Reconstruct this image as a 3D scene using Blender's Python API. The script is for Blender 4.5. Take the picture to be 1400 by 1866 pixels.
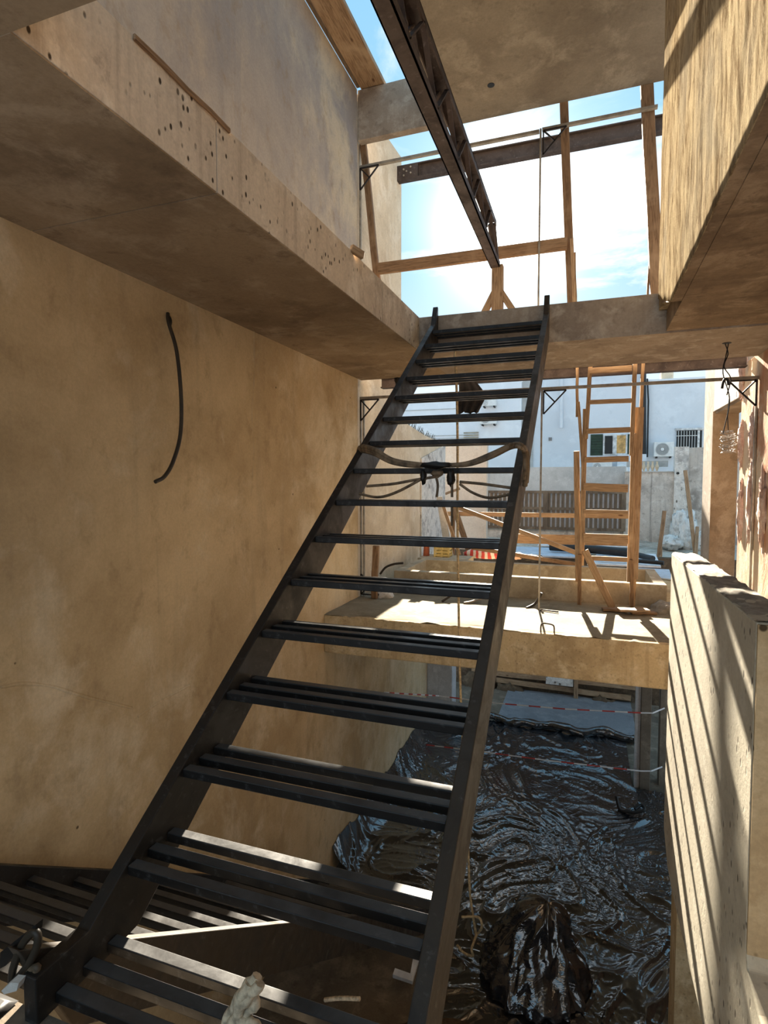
import bpy, math, random
from mathutils import Vector, Matrix, noise
random.seed(7)
for o in list(bpy.data.objects):
    bpy.data.objects.remove(o)
SC = bpy.context.scene
COL = SC.collection

# ------------------------------------------------------------------ camera, sky, sun, exposure
F, YAW, PITCH = 1033.53, math.radians(19.688), math.radians(2.964)
cam_d = bpy.data.cameras.new('camera')
cam_d.sensor_fit = 'VERTICAL'
cam_d.sensor_height = 36.0
cam_d.sensor_width = 36.0
cam_d.lens = F / 1866.0 * 36.0
cam_d.clip_start = 0.02
cam_d.clip_end = 300
cam = bpy.data.objects.new('camera', cam_d)
cam.rotation_euler = (math.pi / 2 - PITCH, 0, YAW)
COL.objects.link(cam)
SC.camera = cam
SC.view_settings.view_transform = 'Standard'
SC.view_settings.look = 'None'
SC.view_settings.exposure = 0.58
SC.view_settings.gamma = 1.0
SC.view_settings.use_curve_mapping = False

SUN_DIR = Vector((-0.118, 0.910, 0.400)).normalized()
SUN_STRENGTH = 24.0
SUN_COLOR = (1.0, 0.90, 0.74)
BLUE = (0.235, 0.47, 0.675)
WHITE = (0.80, 0.83, 0.86)
sun_d = bpy.data.lights.new('sun', 'SUN')
sun_d.energy = SUN_STRENGTH
sun_d.color = SUN_COLOR
sun_d.angle = math.radians(0.55)
sun = bpy.data.objects.new('sun', sun_d)
sun.location = SUN_DIR * 40
sun.rotation_euler = SUN_DIR.to_track_quat('Z', 'Y').to_euler()
COL.objects.link(sun)


def make_world():
    w = bpy.data.worlds.new('sky')
    SC.world = w
    w.use_nodes = True
    nt = w.node_tree
    nt.nodes.clear()
    N, L = nt.nodes.new, nt.links.new
    tc = N('ShaderNodeTexCoord')
    nrm = N('ShaderNodeVectorMath'); nrm.operation = 'NORMALIZE'
    L(tc.outputs['Generated'], nrm.inputs[0])
    sep = N('ShaderNodeSeparateXYZ'); L(nrm.outputs[0], sep.inputs[0])
    # clouds on a flat deck: direction / (z + .12)
    za = N('ShaderNodeMath'); za.operation = 'ADD'; za.inputs[1].default_value = 0.12; L(sep.outputs[2], za.inputs[0])
    zm = N('ShaderNodeMath'); zm.operation = 'MAXIMUM'; zm.inputs[1].default_value = 0.05; L(za.outputs[0], zm.inputs[0])
    inv = N('ShaderNodeMath'); inv.operation = 'DIVIDE'; inv.inputs[0].default_value = 1.0; L(zm.outputs[0], inv.inputs[1])
    sc = N('ShaderNodeVectorMath'); sc.operation = 'SCALE'; L(nrm.outputs[0], sc.inputs[0]); L(inv.outputs[0], sc.inputs['Scale'])
    n1 = N('ShaderNodeTexNoise'); n1.inputs['Scale'].default_value = 1.9; n1.inputs['Detail'].default_value = 9
    n1.inputs['Roughness'].default_value = 0.62; n1.inputs['Distortion'].default_value = 0.5
    L(sc.outputs[0], n1.inputs['Vector'])
    r1 = N('ShaderNodeMapRange'); r1.interpolation_type = 'SMOOTHSTEP'
    r1.inputs['From Min'].default_value = 0.50; r1.inputs['From Max'].default_value = 0.72
    L(n1.outputs['Fac'], r1.inputs['Value'])
    # low haze whitens the horizon
    hz = N('ShaderNodeMapRange'); hz.inputs['From Min'].default_value = 0.34; hz.inputs['From Max'].default_value = 0.08
    hz.inputs['To Min'].default_value = 0.0; hz.inputs['To Max'].default_value = 0.85
    L(sep.outputs[2], hz.inputs['Value'])
    mx = N('ShaderNodeMath'); mx.operation = 'MAXIMUM'; L(r1.outputs[0], mx.inputs[0]); L(hz.outputs[0], mx.inputs[1])
    mix = N('ShaderNodeMix'); mix.data_type = 'RGBA'
    mix.inputs[6].default_value = (*BLUE, 1); mix.inputs[7].default_value = (*WHITE, 1)
    L(mx.outputs[0], mix.inputs[0])
    dot = N('ShaderNodeVectorMath'); dot.operation = 'DOT_PRODUCT'; dot.inputs[1].default_value = SUN_DIR
    L(nrm.outputs[0], dot.inputs[0])
    dm = N('ShaderNodeMath'); dm.operation = 'MAXIMUM'; dm.inputs[1].default_value = 0.0; L(dot.outputs['Value'], dm.inputs[0])
    def glow(p, k):
        a = N('ShaderNodeMath'); a.operation = 'POWER'; a.inputs[1].default_value = p; L(dm.outputs[0], a.inputs[0])
        b = N('ShaderNodeMath'); b.operation = 'MULTIPLY'; b.inputs[1].default_value = k; L(a.outputs[0], b.inputs[0])
        return b
    g1, g2 = glow(70, 0.40), glow(420, 4.0)
    ga = N('ShaderNodeMath'); ga.operation = 'ADD'; L(g1.outputs[0], ga.inputs[0]); L(g2.outputs[0], ga.inputs[1])
    gc = N('ShaderNodeVectorMath'); gc.operation = 'SCALE'; gc.inputs[0].default_value = (1.0, 0.92, 0.78); L(ga.outputs[0], gc.inputs['Scale'])
    add = N('ShaderNodeVectorMath'); add.operation = 'ADD'; L(mix.outputs[2], add.inputs[0]); L(gc.outputs[0], add.inputs[1])
    bg = N('ShaderNodeBackground'); bg.inputs['Strength'].default_value = 1.0
    L(add.outputs[0], bg.inputs['Color'])
    out = N('ShaderNodeOutputWorld'); L(bg.outputs[0], out.inputs['Surface'])
make_world()

# ------------------------------------------------------------------ measuring: a sight line met with a real plane
FW = Vector((-math.sin(YAW) * math.cos(PITCH), math.cos(YAW) * math.cos(PITCH), -math.sin(PITCH)))
RT = Vector((math.cos(YAW), math.sin(YAW), 0))
UP = RT.cross(FW)
def ray(x, y): return FW + RT * ((x - 700) / F) - UP * ((y - 933) / F)
def PX(x, y, X): d = ray(x, y); return d * (X / d.x)
def PY(x, y, Y): d = ray(x, y); return d * (Y / d.y)
def PZ(x, y, Z): d = ray(x, y); return d * (Z / d.z)


# ------------------------------------------------------------------ mesh helpers
class MB:
    def __init__(s): s.v = []; s.f = []; s.sm = []
    def add(s, vs, fs, smooth=False):
        b = len(s.v); s.v += [tuple(p) for p in vs]
        for f in fs: s.f.append(tuple(i + b for i in f)); s.sm.append(smooth)
        return s
    def box(s, lo, hi):
        x0, y0, z0 = lo; x1, y1, z1 = hi
        return s.add([(x0, y0, z0), (x1, y0, z0), (x1, y1, z0), (x0, y1, z0), (x0, y0, z1), (x1, y0, z1), (x1, y1, z1), (x0, y1, z1)],
                     [(0, 3, 2, 1), (4, 5, 6, 7), (0, 1, 5, 4), (1, 2, 6, 5), (2, 3, 7, 6), (3, 0, 4, 7)])
    def bar(s, p, q, w, d, side=None):
        """box from p to q, w wide along 'side', d deep across it"""
        p, q = Vector(p), Vector(q); a = (q - p).normalized()
        side = Vector(side) if side is not None else (Vector((0, 0, 1)) if abs(a.z) < .9 else Vector((1, 0, 0)))
        u = (side - a * side.dot(a)).normalized() * (w / 2); t = a.cross(u).normalized() * (d / 2)
        vs = [p - u - t, p + u - t, p + u + t, p - u + t, q - u - t, q + u - t, q + u + t, q - u + t]
        return s.add(vs, [(0, 3, 2, 1), (4, 5, 6, 7), (0, 1, 5, 4), (1, 2, 6, 5), (2, 3, 7, 6), (3, 0, 4, 7)])
    def prism(s, poly, vec):
        """polygon (3D points) swept along vec"""
        n = len(poly); vec = Vector(vec); a = [Vector(p) for p in poly]
        nrm = sum(((a[i]).cross(a[(i + 1) % n]) for i in range(n)), Vector())
        if nrm.dot(vec) > 0: a.reverse()
        vs = a + [p + vec for p in a]
        fs = [tuple(range(n)), tuple(range(2 * n - 1, n - 1, -1))]
        fs += [(i, i + n, (i + 1) % n + n, (i + 1) % n) for i in range(n)]
        return s.add(vs, fs)
    def tube(s, pts, r, n=8, cap=True):
        pts = [Vector(p) for p in pts]; m = len(pts); vs = []; prev = None
        rr = r if isinstance(r, (list, tuple)) else [r] * m
        for i, p in enumerate(pts):
            t = (pts[min(i + 1, m - 1)] - pts[max(i - 1, 0)]).normalized()
            if prev is None:
                u = t.orthogonal().normalized()
            else:
                u = (prev - t * prev.dot(t)).normalized()
            prev = u; w = t.cross(u)
            for k in range(n):
                a = 2 * math.pi * k / n
                vs.append(p + (u * math.cos(a) + w * math.sin(a)) * rr[i])
        fs = [(i * n + k, i * n + (k + 1) % n, (i + 1) * n + (k + 1) % n, (i + 1) * n + k) for i in range(m - 1) for k in range(n)]
        s.add(vs, fs, True)
        if cap: s.add(vs[:n], [tuple(range(n - 1, -1, -1))]); s.add(vs[-n:], [tuple(range(n))])
        return s
    def blob(s, c, r, amp=.15, freq=1.5, nu=20, nv=12, seed=0, flat=None):
        c = Vector(c); vs = []; fs = []
        for j in range(nv + 1):
            th = math.pi * j / nv
            for i in range(nu):
                ph = 2 * math.pi * i / nu
                d = Vector((math.sin(th) * math.cos(ph), math.sin(th) * math.sin(ph), math.cos(th)))
                k = 1 + amp * noise.fractal(d * freq + Vector((seed, seed * 1.7, 0)), 1, 2, 4)
                p = Vector((d.x * r[0], d.y * r[1], d.z * r[2])) * k
                if flat is not None: p.z = max(p.z, flat)
                vs.append(c + p)
        for j in range(nv):
            for i in range(nu):
                a, b = j * nu + i, j * nu + (i + 1) % nu
                fs.append((a, a + nu, b + nu, b))
        return s.add(vs, fs, True)
    def build(s, name, mat, parent=None, at=None, bevel=0):
        """links the mesh; vertices are given in world space, 'at' becomes the origin"""
        at = Vector(at) if at is not None else (parent_world(parent) if parent else Vector())
        me = bpy.data.meshes.new(name)
        me.from_pydata([tuple(Vector(p) - at) for p in s.v], [], s.f)
        me.polygons.foreach_set('use_smooth', s.sm)
        me.materials.append(mat)
        me.update()
        o = bpy.data.objects.new(name, me); COL.objects.link(o)
        if parent:
            o.parent = parent; o.location = at - parent_world(parent)
        else:
            o.location = at
        if bevel:
            b = o.modifiers.new('edge', 'BEVEL'); b.width = bevel; b.segments = 2; b.limit_method = 'ANGLE'
        return o

def parent_world(p):
    v = Vector(p.location)
    while p.parent: p = p.parent; v = v + Vector(p.location)
    return v

def thing(name, label, cat, at, group=None):
    o = bpy.data.objects.new(name, None); COL.objects.link(o); o.location = at; o.empty_display_size = .1
    return tag(o, label, cat, group)
def tag(o, label, cat, group=None):
    o['label'] = label; o['category'] = cat
    if group: o['group'] = group
    return o
def struct(o, label=None):
    o['kind'] = 'structure'
    if label: o['label'] = label
    return o
def part(src, name, parent, loc, label=None):
    """another part that shares src's mesh"""
    c = src.copy(); COL.objects.link(c); c.name = name; c.parent = parent; c.location = Vector(loc) - parent_world(parent)
    if label: c['label'] = label
    return c

def timber(name, p, q, w, d, mat, parent=None, side=None, rag=0.0):
    """a sawn board modelled along its own Z so that the grain follows it"""
    p, q = Vector(p), Vector(q); a = (q - p); ln = a.length; a.normalize()
    side = Vector(side) if side is not None else (Vector((0, 0, 1)) if abs(a.z) < .9 else Vector((1, 0, 0)))
    u = (side - a * side.dot(a)).normalized(); t = a.cross(u).normalized()
    n = 4; vs = []
    for i in range(n + 1):
        z = ln * i / n; k = 0 if i in (0, n) else 1
        ox, oy = random.uniform(-1, 1) * rag * k, random.uniform(-1, 1) * rag * k
        for sx, sy in ((-1, -1), (1, -1), (1, 1), (-1, 1)):
            vs.append((sx * w / 2 + ox, sy * d / 2 + oy, z))
    fs = [(0, 3, 2, 1), tuple(range(4 * n, 4 * n + 4))]
    fs += [(4 * i + k, 4 * i + (k + 1) % 4, 4 * i + 4 + (k + 1) % 4, 4 * i + 4 + k) for i in range(n) for k in range(4)]
    me = bpy.data.meshes.new(name); me.from_pydata(vs, [], fs); me.materials.append(mat); me.update()
    o = bpy.data.objects.new(name, me); COL.objects.link(o)
    mw = Matrix(((u.x, t.x, a.x, p.x), (u.y, t.y, a.y, p.y), (u.z, t.z, a.z, p.z), (0, 0, 0, 1)))
    if parent:
        o.parent = parent; mw = Matrix.Translation(-parent_world(parent)) @ mw
    o.matrix_local = mw
    b = o.modifiers.new('edge', 'BEVEL'); b.width = .003; b.segments = 1
    return o

def smooth_path(pts, n=8):
    """Catmull-Rom through the points"""
    P = [Vector(p) for p in pts]; P = [P[0] * 2 - P[1]] + P + [P[-1] * 2 - P[-2]]; out = []
    for i in range(1, len(P) - 2):
        a, b, c, d = P[i - 1:i + 3]
        for k in range(n):
            t = k / n
            out.append(.5 * (2 * b + (c - a) * t + (2 * a - 5 * b + 4 * c - d) * t * t + (3 * b - a - 3 * c + d) * t ** 3))
    out.append(P[-2]); return out


# ------------------------------------------------------------------ materials
def soft(c, k=.30, up=12):
    g = sum(c) / 3
    return tuple(min(250, x * (1 - k) + g * k + up) for x in c)
def lin(c):
    return tuple((x / 255 / 12.92) if x <= 10 else ((x / 255 + .055) / 1.055) ** 2.4 for x in c) + (1,)

class Mat:
    def __init__(s, name, rough=.85, metal=0.0, spec=.3):
        s.m = bpy.data.materials.new(name); s.m.use_nodes = True; s.nt = s.m.node_tree
        s.b = s.nt.nodes['Principled BSDF']
        s.b.inputs['Roughness'].default_value = rough; s.b.inputs['Metallic'].default_value = metal
        s.b.inputs['Specular IOR Level'].default_value = spec
        s.tc = s.N('ShaderNodeTexCoord'); s.co = s.tc.outputs['Object']
    def N(s, t): return s.nt.nodes.new(t)
    def L(s, a, b): s.nt.links.new(a, b)
    def mapped(s, scale, loc=(0, 0, 0)):
        m = s.N('ShaderNodeMapping'); m.inputs['Scale'].default_value = scale; m.inputs['Location'].default_value = loc
        s.L(s.co, m.inputs['Vector']); return m.outputs[0]
    def noise(s, scale, detail=6, rough=.55, dist=0, co=None):
        n = s.N('ShaderNodeTexNoise'); n.inputs['Scale'].default_value = scale; n.inputs['Detail'].default_value = detail
        n.inputs['Roughness'].default_value = rough; n.inputs['Distortion'].default_value = dist
        s.L(co if co is not None else s.co, n.inputs['Vector']); return n.outputs['Fac']
    def rng(s, v, a, b, c=0.0, d=1.0):
        r = s.N('ShaderNodeMapRange'); r.interpolation_type = 'SMOOTHSTEP'
        r.inputs['From Min'].default_value = a; r.inputs['From Max'].default_value = b
        r.inputs['To Min'].default_value = c; r.inputs['To Max'].default_value = d
        s.L(v, r.inputs['Value']); return r.outputs[0]
    def mix(s, fac, a, b, mode='MIX'):
        m = s.N('ShaderNodeMix'); m.data_type = 'RGBA'; m.blend_type = mode
        for sock, v in ((m.inputs[0], fac), (m.inputs[6], a), (m.inputs[7], b)):
            if isinstance(v, (int, float)): sock.default_value = v
            elif isinstance(v, tuple): sock.default_value = v
            else: s.L(v, sock)
        return m.outputs[2]
    def math(s, op, a, b=0.0):
        m = s.N('ShaderNodeMath'); m.operation = op
        for i, v in enumerate((a, b)):
            if isinstance(v, (int, float)): m.inputs[i].default_value = v
            else: s.L(v, m.inputs[i])
        return m.outputs[0]
    def bump(s, h, strength=.3, dist=.01):
        b = s.N('ShaderNodeBump'); b.inputs['Strength'].default_value = strength; b.inputs['Distance'].default_value = dist
        s.L(h, b.inputs['Height']); s.L(b.outputs[0], s.b.inputs['Normal'])
    def color(s, c):
        if isinstance(c, tuple): s.b.inputs['Base Color'].default_value = c
        else: s.L(c, s.b.inputs['Base Color'])
        return s.m

def concrete(name, base, dark, light, big=.9, pores=0.0, pscale=22, streak=0.0, bump=.25, rough=.9, pstretch=(1, 1, 1), grain=.25, stain=.5, sdir=(11, 11, .5), spec=.08):
    base, dark, light = soft(base), soft(dark), soft(light)
    m = Mat(name, rough, 0, spec)
    n1 = m.noise(big, 5, .6, .3)
    c = m.mix(m.math('MULTIPLY', m.rng(n1, .42, .70), stain * 1.5 if stain < .66 else 1.0), lin(base), lin(dark))
    n2 = m.noise(big * 3.1, 9, .68, .35, m.mapped((1, 1, 1), (7, 3, 1)))
    c = m.mix(m.math('MULTIPLY', m.rng(n2, .48, .66), .8), c, lin(light))
    n5 = m.noise(big * 7.3, 7, .7, .2, m.mapped((1, 1, 1), (2, 5, 8)))
    c = m.mix(m.math('MULTIPLY', m.rng(n5, .54, .68), .55), c, lin(dark))
    if streak:
        n3 = m.noise(1.0, 6, .65, .3, m.mapped(sdir))
        c = m.mix(m.math('MULTIPLY', m.rng(n3, .5, .75), streak), c, lin(dark))
    n4 = m.noise(55, 4, .7)
    c = m.mix(grain, c, m.mix(m.rng(n4, .3, .7), (.45, .45, .45, 1), (1, 1, 1, 1)), 'MULTIPLY')
    h = m.math('ADD', m.math('MULTIPLY', n2, .6), m.math('MULTIPLY', n4, .35))
    if pores:
        v = m.N('ShaderNodeTexVoronoi'); v.inputs['Scale'].default_value = pscale
        m.L(m.mapped(pstretch), v.inputs['Vector'])
        msk = m.rng(m.noise(2.2, 4, .65, 0, m.mapped((1, 1, 1), (3, 9, 4))), .40, .56)
        p = m.math('MULTIPLY', m.rng(v.outputs['Distance'], .22, .13), msk)
        c = m.mix(m.math('MULTIPLY', p, pores), c, lin((58, 46, 34)))
        h = m.math('SUBTRACT', h, m.math('MULTIPLY', p, 1.6))
    m.bump(h, bump, .012)
    return m.color(c)

def wood(name, base, dark, light, rough=.75, scale=1.0):
    base, dark, light = soft(base, .22, 4), soft(dark, .22, 4), soft(light, .22, 4)
    m = Mat(name, rough, 0, .25)
    g = m.noise(3.0 * scale, 6, .65, 1.8, m.mapped((14, 14, .9)))
    c = m.mix(m.rng(g, .40, .66), lin(base), lin(dark))
    c = m.mix(m.math('MULTIPLY', m.rng(m.noise(2.0, 4, .6, .5), .45, .7), .7), c, lin(light))
    v = m.N('ShaderNodeTexVoronoi'); v.inputs['Scale'].default_value = 3.0; m.L(m.mapped((2.2, 2.2, 1)), v.inputs['Vector'])
    c = m.mix(m.math('MULTIPLY', m.rng(v.outputs['Distance'], .14, .05), .8), c, lin((74, 44, 22)))
    m.bump(g, .2, .004)
    return m.color(c)

def plain(name, c, rough=.6, metal=0.0, spec=.4, var=.25, scale=8):
    m = Mat(name, rough, metal, spec)
    n = m.noise(scale, 5, .6)
    col = m.mix(m.rng(n, .35, .7), lin(c), lin(tuple(int(x * (1 - var)) for x in c)))
    m.bump(m.noise(scale * 6, 3, .6), .08, .004)
    return m.color(col)

def steel(name, c, c2, rough=.5, spec=.5, dust=0):
    m = Mat(name, rough, 0.15, spec)
    n = m.noise(5, 6, .65, .5)
    c_ = m.mix(m.rng(n, .42, .72), lin(c), lin(c2))
    s_ = m.noise(24, 5, .7, .2)
    c_ = m.mix(m.math('MULTIPLY', m.rng(s_, .56, .72), .55), c_, lin(tuple(min(255, x + 62) for x in c2)))
    m.L(m.rng(n, .3, .7, rough - .1, rough + .2), m.b.inputs['Roughness'])
    if dust:  # builder's dust settled on the upward faces
        geo = m.N('ShaderNodeNewGeometry'); sp = m.N('ShaderNodeSeparateXYZ'); m.L(geo.outputs['Normal'], sp.inputs[0])
        c_ = m.mix(m.math('MULTIPLY', m.rng(sp.outputs[2], .85, .98), m.rng(n, .30, .62, dust * .5, dust)), c_, lin((122, 121, 120)))
    m.bump(s_, .12, .003)
    return m.color(c_)

M = {}
M['party'] = None
def party_wall():
    """rendered party wall: ochre lower storeys, greyer coat on the upper one"""
    m = Mat('party_wall_render', .95, 0, .08)
    n1 = m.noise(.55, 6, .62, .3)
    n2 = m.noise(1.7, 9, .68, .3, m.mapped((1, 1, .8), (4, 8, 2)))
    n3 = m.noise(1.0, 5, .6, .4, m.mapped((6, 6, .5)))
    n4 = m.noise(60, 4, .7)
    lo = m.mix(m.rng(n1, .36, .66), lin((220, 194, 154)), lin((182, 156, 118)))
    lo = m.mix(m.math('MULTIPLY', m.rng(n2, .52, .72), .8), lo, lin((232, 214, 184)))
    lo = m.mix(m.math('MULTIPLY', m.rng(n3, .52, .74), .35), lo, lin((160, 142, 116)))
    up = m.mix(m.rng(n1, .36, .66), lin((186, 174, 162)), lin((158, 150, 146)))
    up = m.mix(m.math('MULTIPLY', m.rng(n2, .50, .72), .7), up, lin((200, 182, 160)))
    up = m.mix(m.math('MULTIPLY', m.rng(n3, .5, .7), .35), up, lin((146, 144, 146)))
    geo = m.N('ShaderNodeNewGeometry'); sp = m.N('ShaderNodeSeparateXYZ'); m.L(geo.outputs['Position'], sp.inputs[0])
    c = m.mix(m.rng(sp.outputs[2], 1.3, 1.5), lo, up)
    # paler patches towards the free edge of the wall
    e = m.math('MULTIPLY', m.rng(sp.outputs[1], 3.6, 6.1), m.rng(n2, .40, .62))
    c = m.mix(m.math('MULTIPLY', e, .6), c, lin((226, 208, 176)))
    v = m.N('ShaderNodeTexVoronoi'); v.inputs['Scale'].default_value = 3.2; m.L(m.co, v.inputs['Vector'])
    n6 = m.noise(5.5, 8, .7, .2, m.mapped((1, 1, .7), (1, 2, 3)))
    c = m.mix(m.math('MULTIPLY', m.rng(n6, .52, .68), .38), c, lin((154, 130, 98)))
    c = m.mix(m.math('MULTIPLY', m.rng(v.outputs['Distance'], .035, .02), .8), c, lin((70, 52, 36)))
    c = m.mix(.22, c, m.mix(m.rng(n4, .3, .7), (.5, .5, .5, 1), (1, 1, 1, 1)), 'MULTIPLY')
    m.bump(m.math('ADD', n2, m.math('MULTIPLY', n4, .25)), .35, .012)
    return m.color(c)
M['party'] = party_wall()
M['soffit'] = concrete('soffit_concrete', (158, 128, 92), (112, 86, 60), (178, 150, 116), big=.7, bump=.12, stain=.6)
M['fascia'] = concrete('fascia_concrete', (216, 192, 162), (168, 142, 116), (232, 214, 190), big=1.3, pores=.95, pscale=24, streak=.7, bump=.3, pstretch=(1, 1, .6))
M['beam'] = concrete('beam_concrete', (164, 142, 118), (126, 106, 88), (186, 168, 146), big=1.5, streak=.3, bump=.2)
M['ceiling'] = concrete('roof_slab_concrete', (134, 118, 94), (106, 90, 70), (152, 136, 110), big=.8, bump=.12, streak=.25)
M['boards'] = concrete('board_marked_soffit', (140, 112, 82), (94, 72, 52), (168, 140, 108), big=1.0, bump=.3, streak=.6, sdir=(.6, 9, 9))
M['screed'] = concrete('sunlit_screed', (142, 128, 100), (112, 97, 70), (156, 142, 114), big=1.4, bump=.2)
M['edge'] = concrete('floor_edge_concrete', (208, 172, 112), (160, 124, 74), (222, 194, 142), big=1.6, streak=.75, pores=.25, pscale=26, bump=.25)
M['parapet'] = concrete('parapet_concrete', (192, 178, 146), (160, 144, 116), (206, 194, 166), big=1.6, pores=.9, pscale=26, bump=.25, pstretch=(1, 1, .5), grain=.2, spec=.4)
M['ochre_end'] = concrete('shuttered_ochre_concrete', (196, 162, 108), (176, 138, 84), (216, 184, 128), big=1.5, pores=.9, pscale=14, bump=.25)
M['capping'] = concrete('chipped_concrete_top', (150, 138, 120), (112, 102, 88), (176, 164, 142), big=4, bump=.9)
M['planter'] = concrete('planter_render', (172, 156, 126), (136, 120, 94), (190, 176, 148), big=1.6, bump=.2)
M['garden'] = concrete('garden_wall_render', (224, 198, 158), (194, 164, 124), (232, 212, 180), big=1.2, streak=.3, bump=.2)
M['peel'] = concrete('peeling_whitewash', (214, 204, 190), (140, 132, 126), (228, 222, 212), big=4.0, pores=.8, pscale=9, pstretch=(1, 1, .5), bump=.5)
M['pink'] = concrete('pink_render', (226, 196, 164), (206, 174, 142), (232, 208, 180), big=.9, bump=.1)
M['grime'] = concrete('grimy_grey_render', (198, 184, 168), (120, 108, 98), (214, 204, 190), big=1.6, streak=.7, bump=.3)
M['white_wall'] = concrete('pale_blue_paint', (210, 217, 224), (196, 204, 211), (217, 224, 230), big=.5, bump=.08, grain=.08, stain=.4)
M['white_wall2'] = concrete('white_paint', (222, 226, 230), (208, 213, 218), (229, 233, 236), big=.5, bump=.05, grain=.06, stain=.4)
M['grey_band'] = concrete('grey_cement_band', (182, 182, 178), (160, 160, 156), (194, 194, 190), big=1.5, bump=.1)
M['basement'] = concrete('basement_floor_concrete', (120, 104, 84), (88, 74, 58), (150, 132, 108), big=1.2, bump=.3)
M['pillar'] = concrete('grey_pillar_concrete', (190, 190, 192), (160, 160, 164), (208, 208, 210), big=1.5, streak=.5, bump=.15)
M['greyscreed'] = concrete('pale_grey_screed', (126, 132, 140), (108, 112, 120), (140, 146, 152), big=1.2, bump=.1)
M['earth'] = concrete('damp_earth', (96, 72, 48), (62, 46, 32), (122, 96, 66), big=3, bump=.9)
M['rubble'] = concrete('whitewashed_rubble', (222, 216, 206), (146, 134, 120), (232, 228, 220), big=5, pores=.8, pscale=8, bump=.8)
M['ground'] = concrete('garden_soil', (186, 172, 152), (140, 126, 108), (206, 196, 180), big=3, bump=.6)

def rough_coat():
    m = Mat('raked_plaster_coat', 1.0, 0, 0.0)
    n = m.noise(1.0, 10, .78, .9, m.mapped((12, 12, 3.0)))
    n2 = m.noise(1.3, 5, .6, .5)
    c = m.mix(m.rng(n, .38, .60), lin((120, 100, 76)), lin((198, 178, 144)))
    c = m.mix(m.math('MULTIPLY', m.rng(n2, .45, .7), .6), c, lin((160, 150, 132)))
    m.bump(m.math('ADD', n, m.math('MULTIPLY', m.noise(40, 4, .7), .5)), .6, .014)
    return m.color(c)
M['raked'] = rough_coat()
def pink_plaster():
    m = Mat('patched_pink_plaster', 1.0, 0, .05)
    n = m.noise(2.2, 7, .65, 1.0, m.mapped((1, 1, .6)))
    c = m.mix(m.rng(n, .4, .62), lin((222, 200, 172)), lin((196, 150, 124)))
    c = m.mix(m.math('MULTIPLY', m.rng(m.noise(5, 6, .7, .5), .5, .7), .7), c, lin((228, 220, 206)))
    m.bump(m.math('ADD', n, m.math('MULTIPLY', m.noise(30, 4, .7), .4)), .6, .02)
    return m.color(c)
M['pinkwall'] = pink_plaster()
M['drip'] = concrete('pink_mortar', (226, 180, 160), (190, 132, 112), (236, 212, 196), big=4, bump=.8)
M['stair'] = steel('black_painted_steel', (38, 34, 31), (27, 25, 23), .42)
M['stair_worn'] = steel('scuffed_black_steel', (62, 54, 45), (44, 39, 34), .5)
M['bar'] = steel('black_steel_tube', (30, 28, 27), (22, 21, 21), .36, .32, .45)
M['rust'] = steel('rusty_steel', (70, 58, 52), (52, 45, 42), .7)
M['truss'] = steel('brown_primed_steel', (70, 56, 50), (52, 42, 40), .6)
M['frame'] = plain('galvanised_frame', (172, 162, 146), .5, .3, .4)
M['bracket'] = plain('black_bracket_steel', (44, 36, 32), .6)
M['pine'] = wood('raw_pine', (182, 144, 102), (136, 100, 66), (202, 170, 130))
M['pine_dark'] = wood('weathered_pine', (150, 112, 76), (108, 76, 48), (176, 140, 102))
M['plank'] = wood('brown_formwork', (170, 134, 96), (126, 94, 64), (190, 158, 120))
M['gatewood'] = wood('dark_gate_wood', (112, 90, 68), (72, 56, 43), (146, 122, 96))
M['rope'] = plain('tan_rope', (214, 186, 142), .9, 0, .2, .3, 40)
M['ropewhite'] = plain('dirty_white_rope', (226, 204, 172), .95, 0, .1, .3, 40)
M['cable'] = plain('dusty_grey_cable', (128, 108, 84), .6, 0, .4, .4, 20)
M['conduit'] = plain('dark_conduit', (58, 50, 40), .5)
M['tape'] = plain('black_insulating_tape', (30, 28, 27), .45)
M['acwhite'] = plain('white_enamel', (236, 236, 232), .4, 0, .5, .06)
M['dark'] = plain('dark_opening', (34, 36, 36), .5)
M['grille'] = plain('grey_fan_grille', (128, 126, 124), .6)
M['green'] = plain('green_shutter', (44, 66, 50), .6)
M['blind'] = plain('tan_blind', (226, 178, 112), .8)
M['alu'] = plain('white_window_frame', (232, 232, 230), .4)
M['pipeblack'] = plain('black_pipe', (38, 40, 42), .5)
M['sheetblue'] = plain('pale_blue_sheet', (196, 210, 226), .5, 0, .5, .12)
M['sheetwhite'] = plain('white_sheet', (234, 236, 240), .5, 0, .5, .1)
M['yellow'] = plain('yellow_crate_plastic', (236, 208, 132), .5)
M['terracotta'] = plain('terracotta', (176, 96, 66), .8)
M['cloth'] = plain('dark_cloth', (54, 51, 51), .9, 0, .2, .35, 10)
M['red'] = plain('red_print', (206, 70, 62), .5)
M['tapewhite'] = plain('white_barrier_tape', (226, 222, 220), .4, 0, .4, .08)
M['leaf'] = plain('dark_spikes', (56, 58, 50), .8)
def striped():
    m = Mat('striped_sacking', .8)
    w = m.N('ShaderNodeTexWave'); w.inputs['Scale'].default_value = 3.2; w.inputs['Distortion'].default_value = 2.5; w.bands_direction = 'X'
    m.L(m.co, w.inputs['Vector'])
    c = m.mix(m.rng(w.outputs['Fac'], .4, .6), lin((226, 222, 222)), lin((206, 84, 84)))
    return m.color(c)
M['striped'] = striped()
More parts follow.
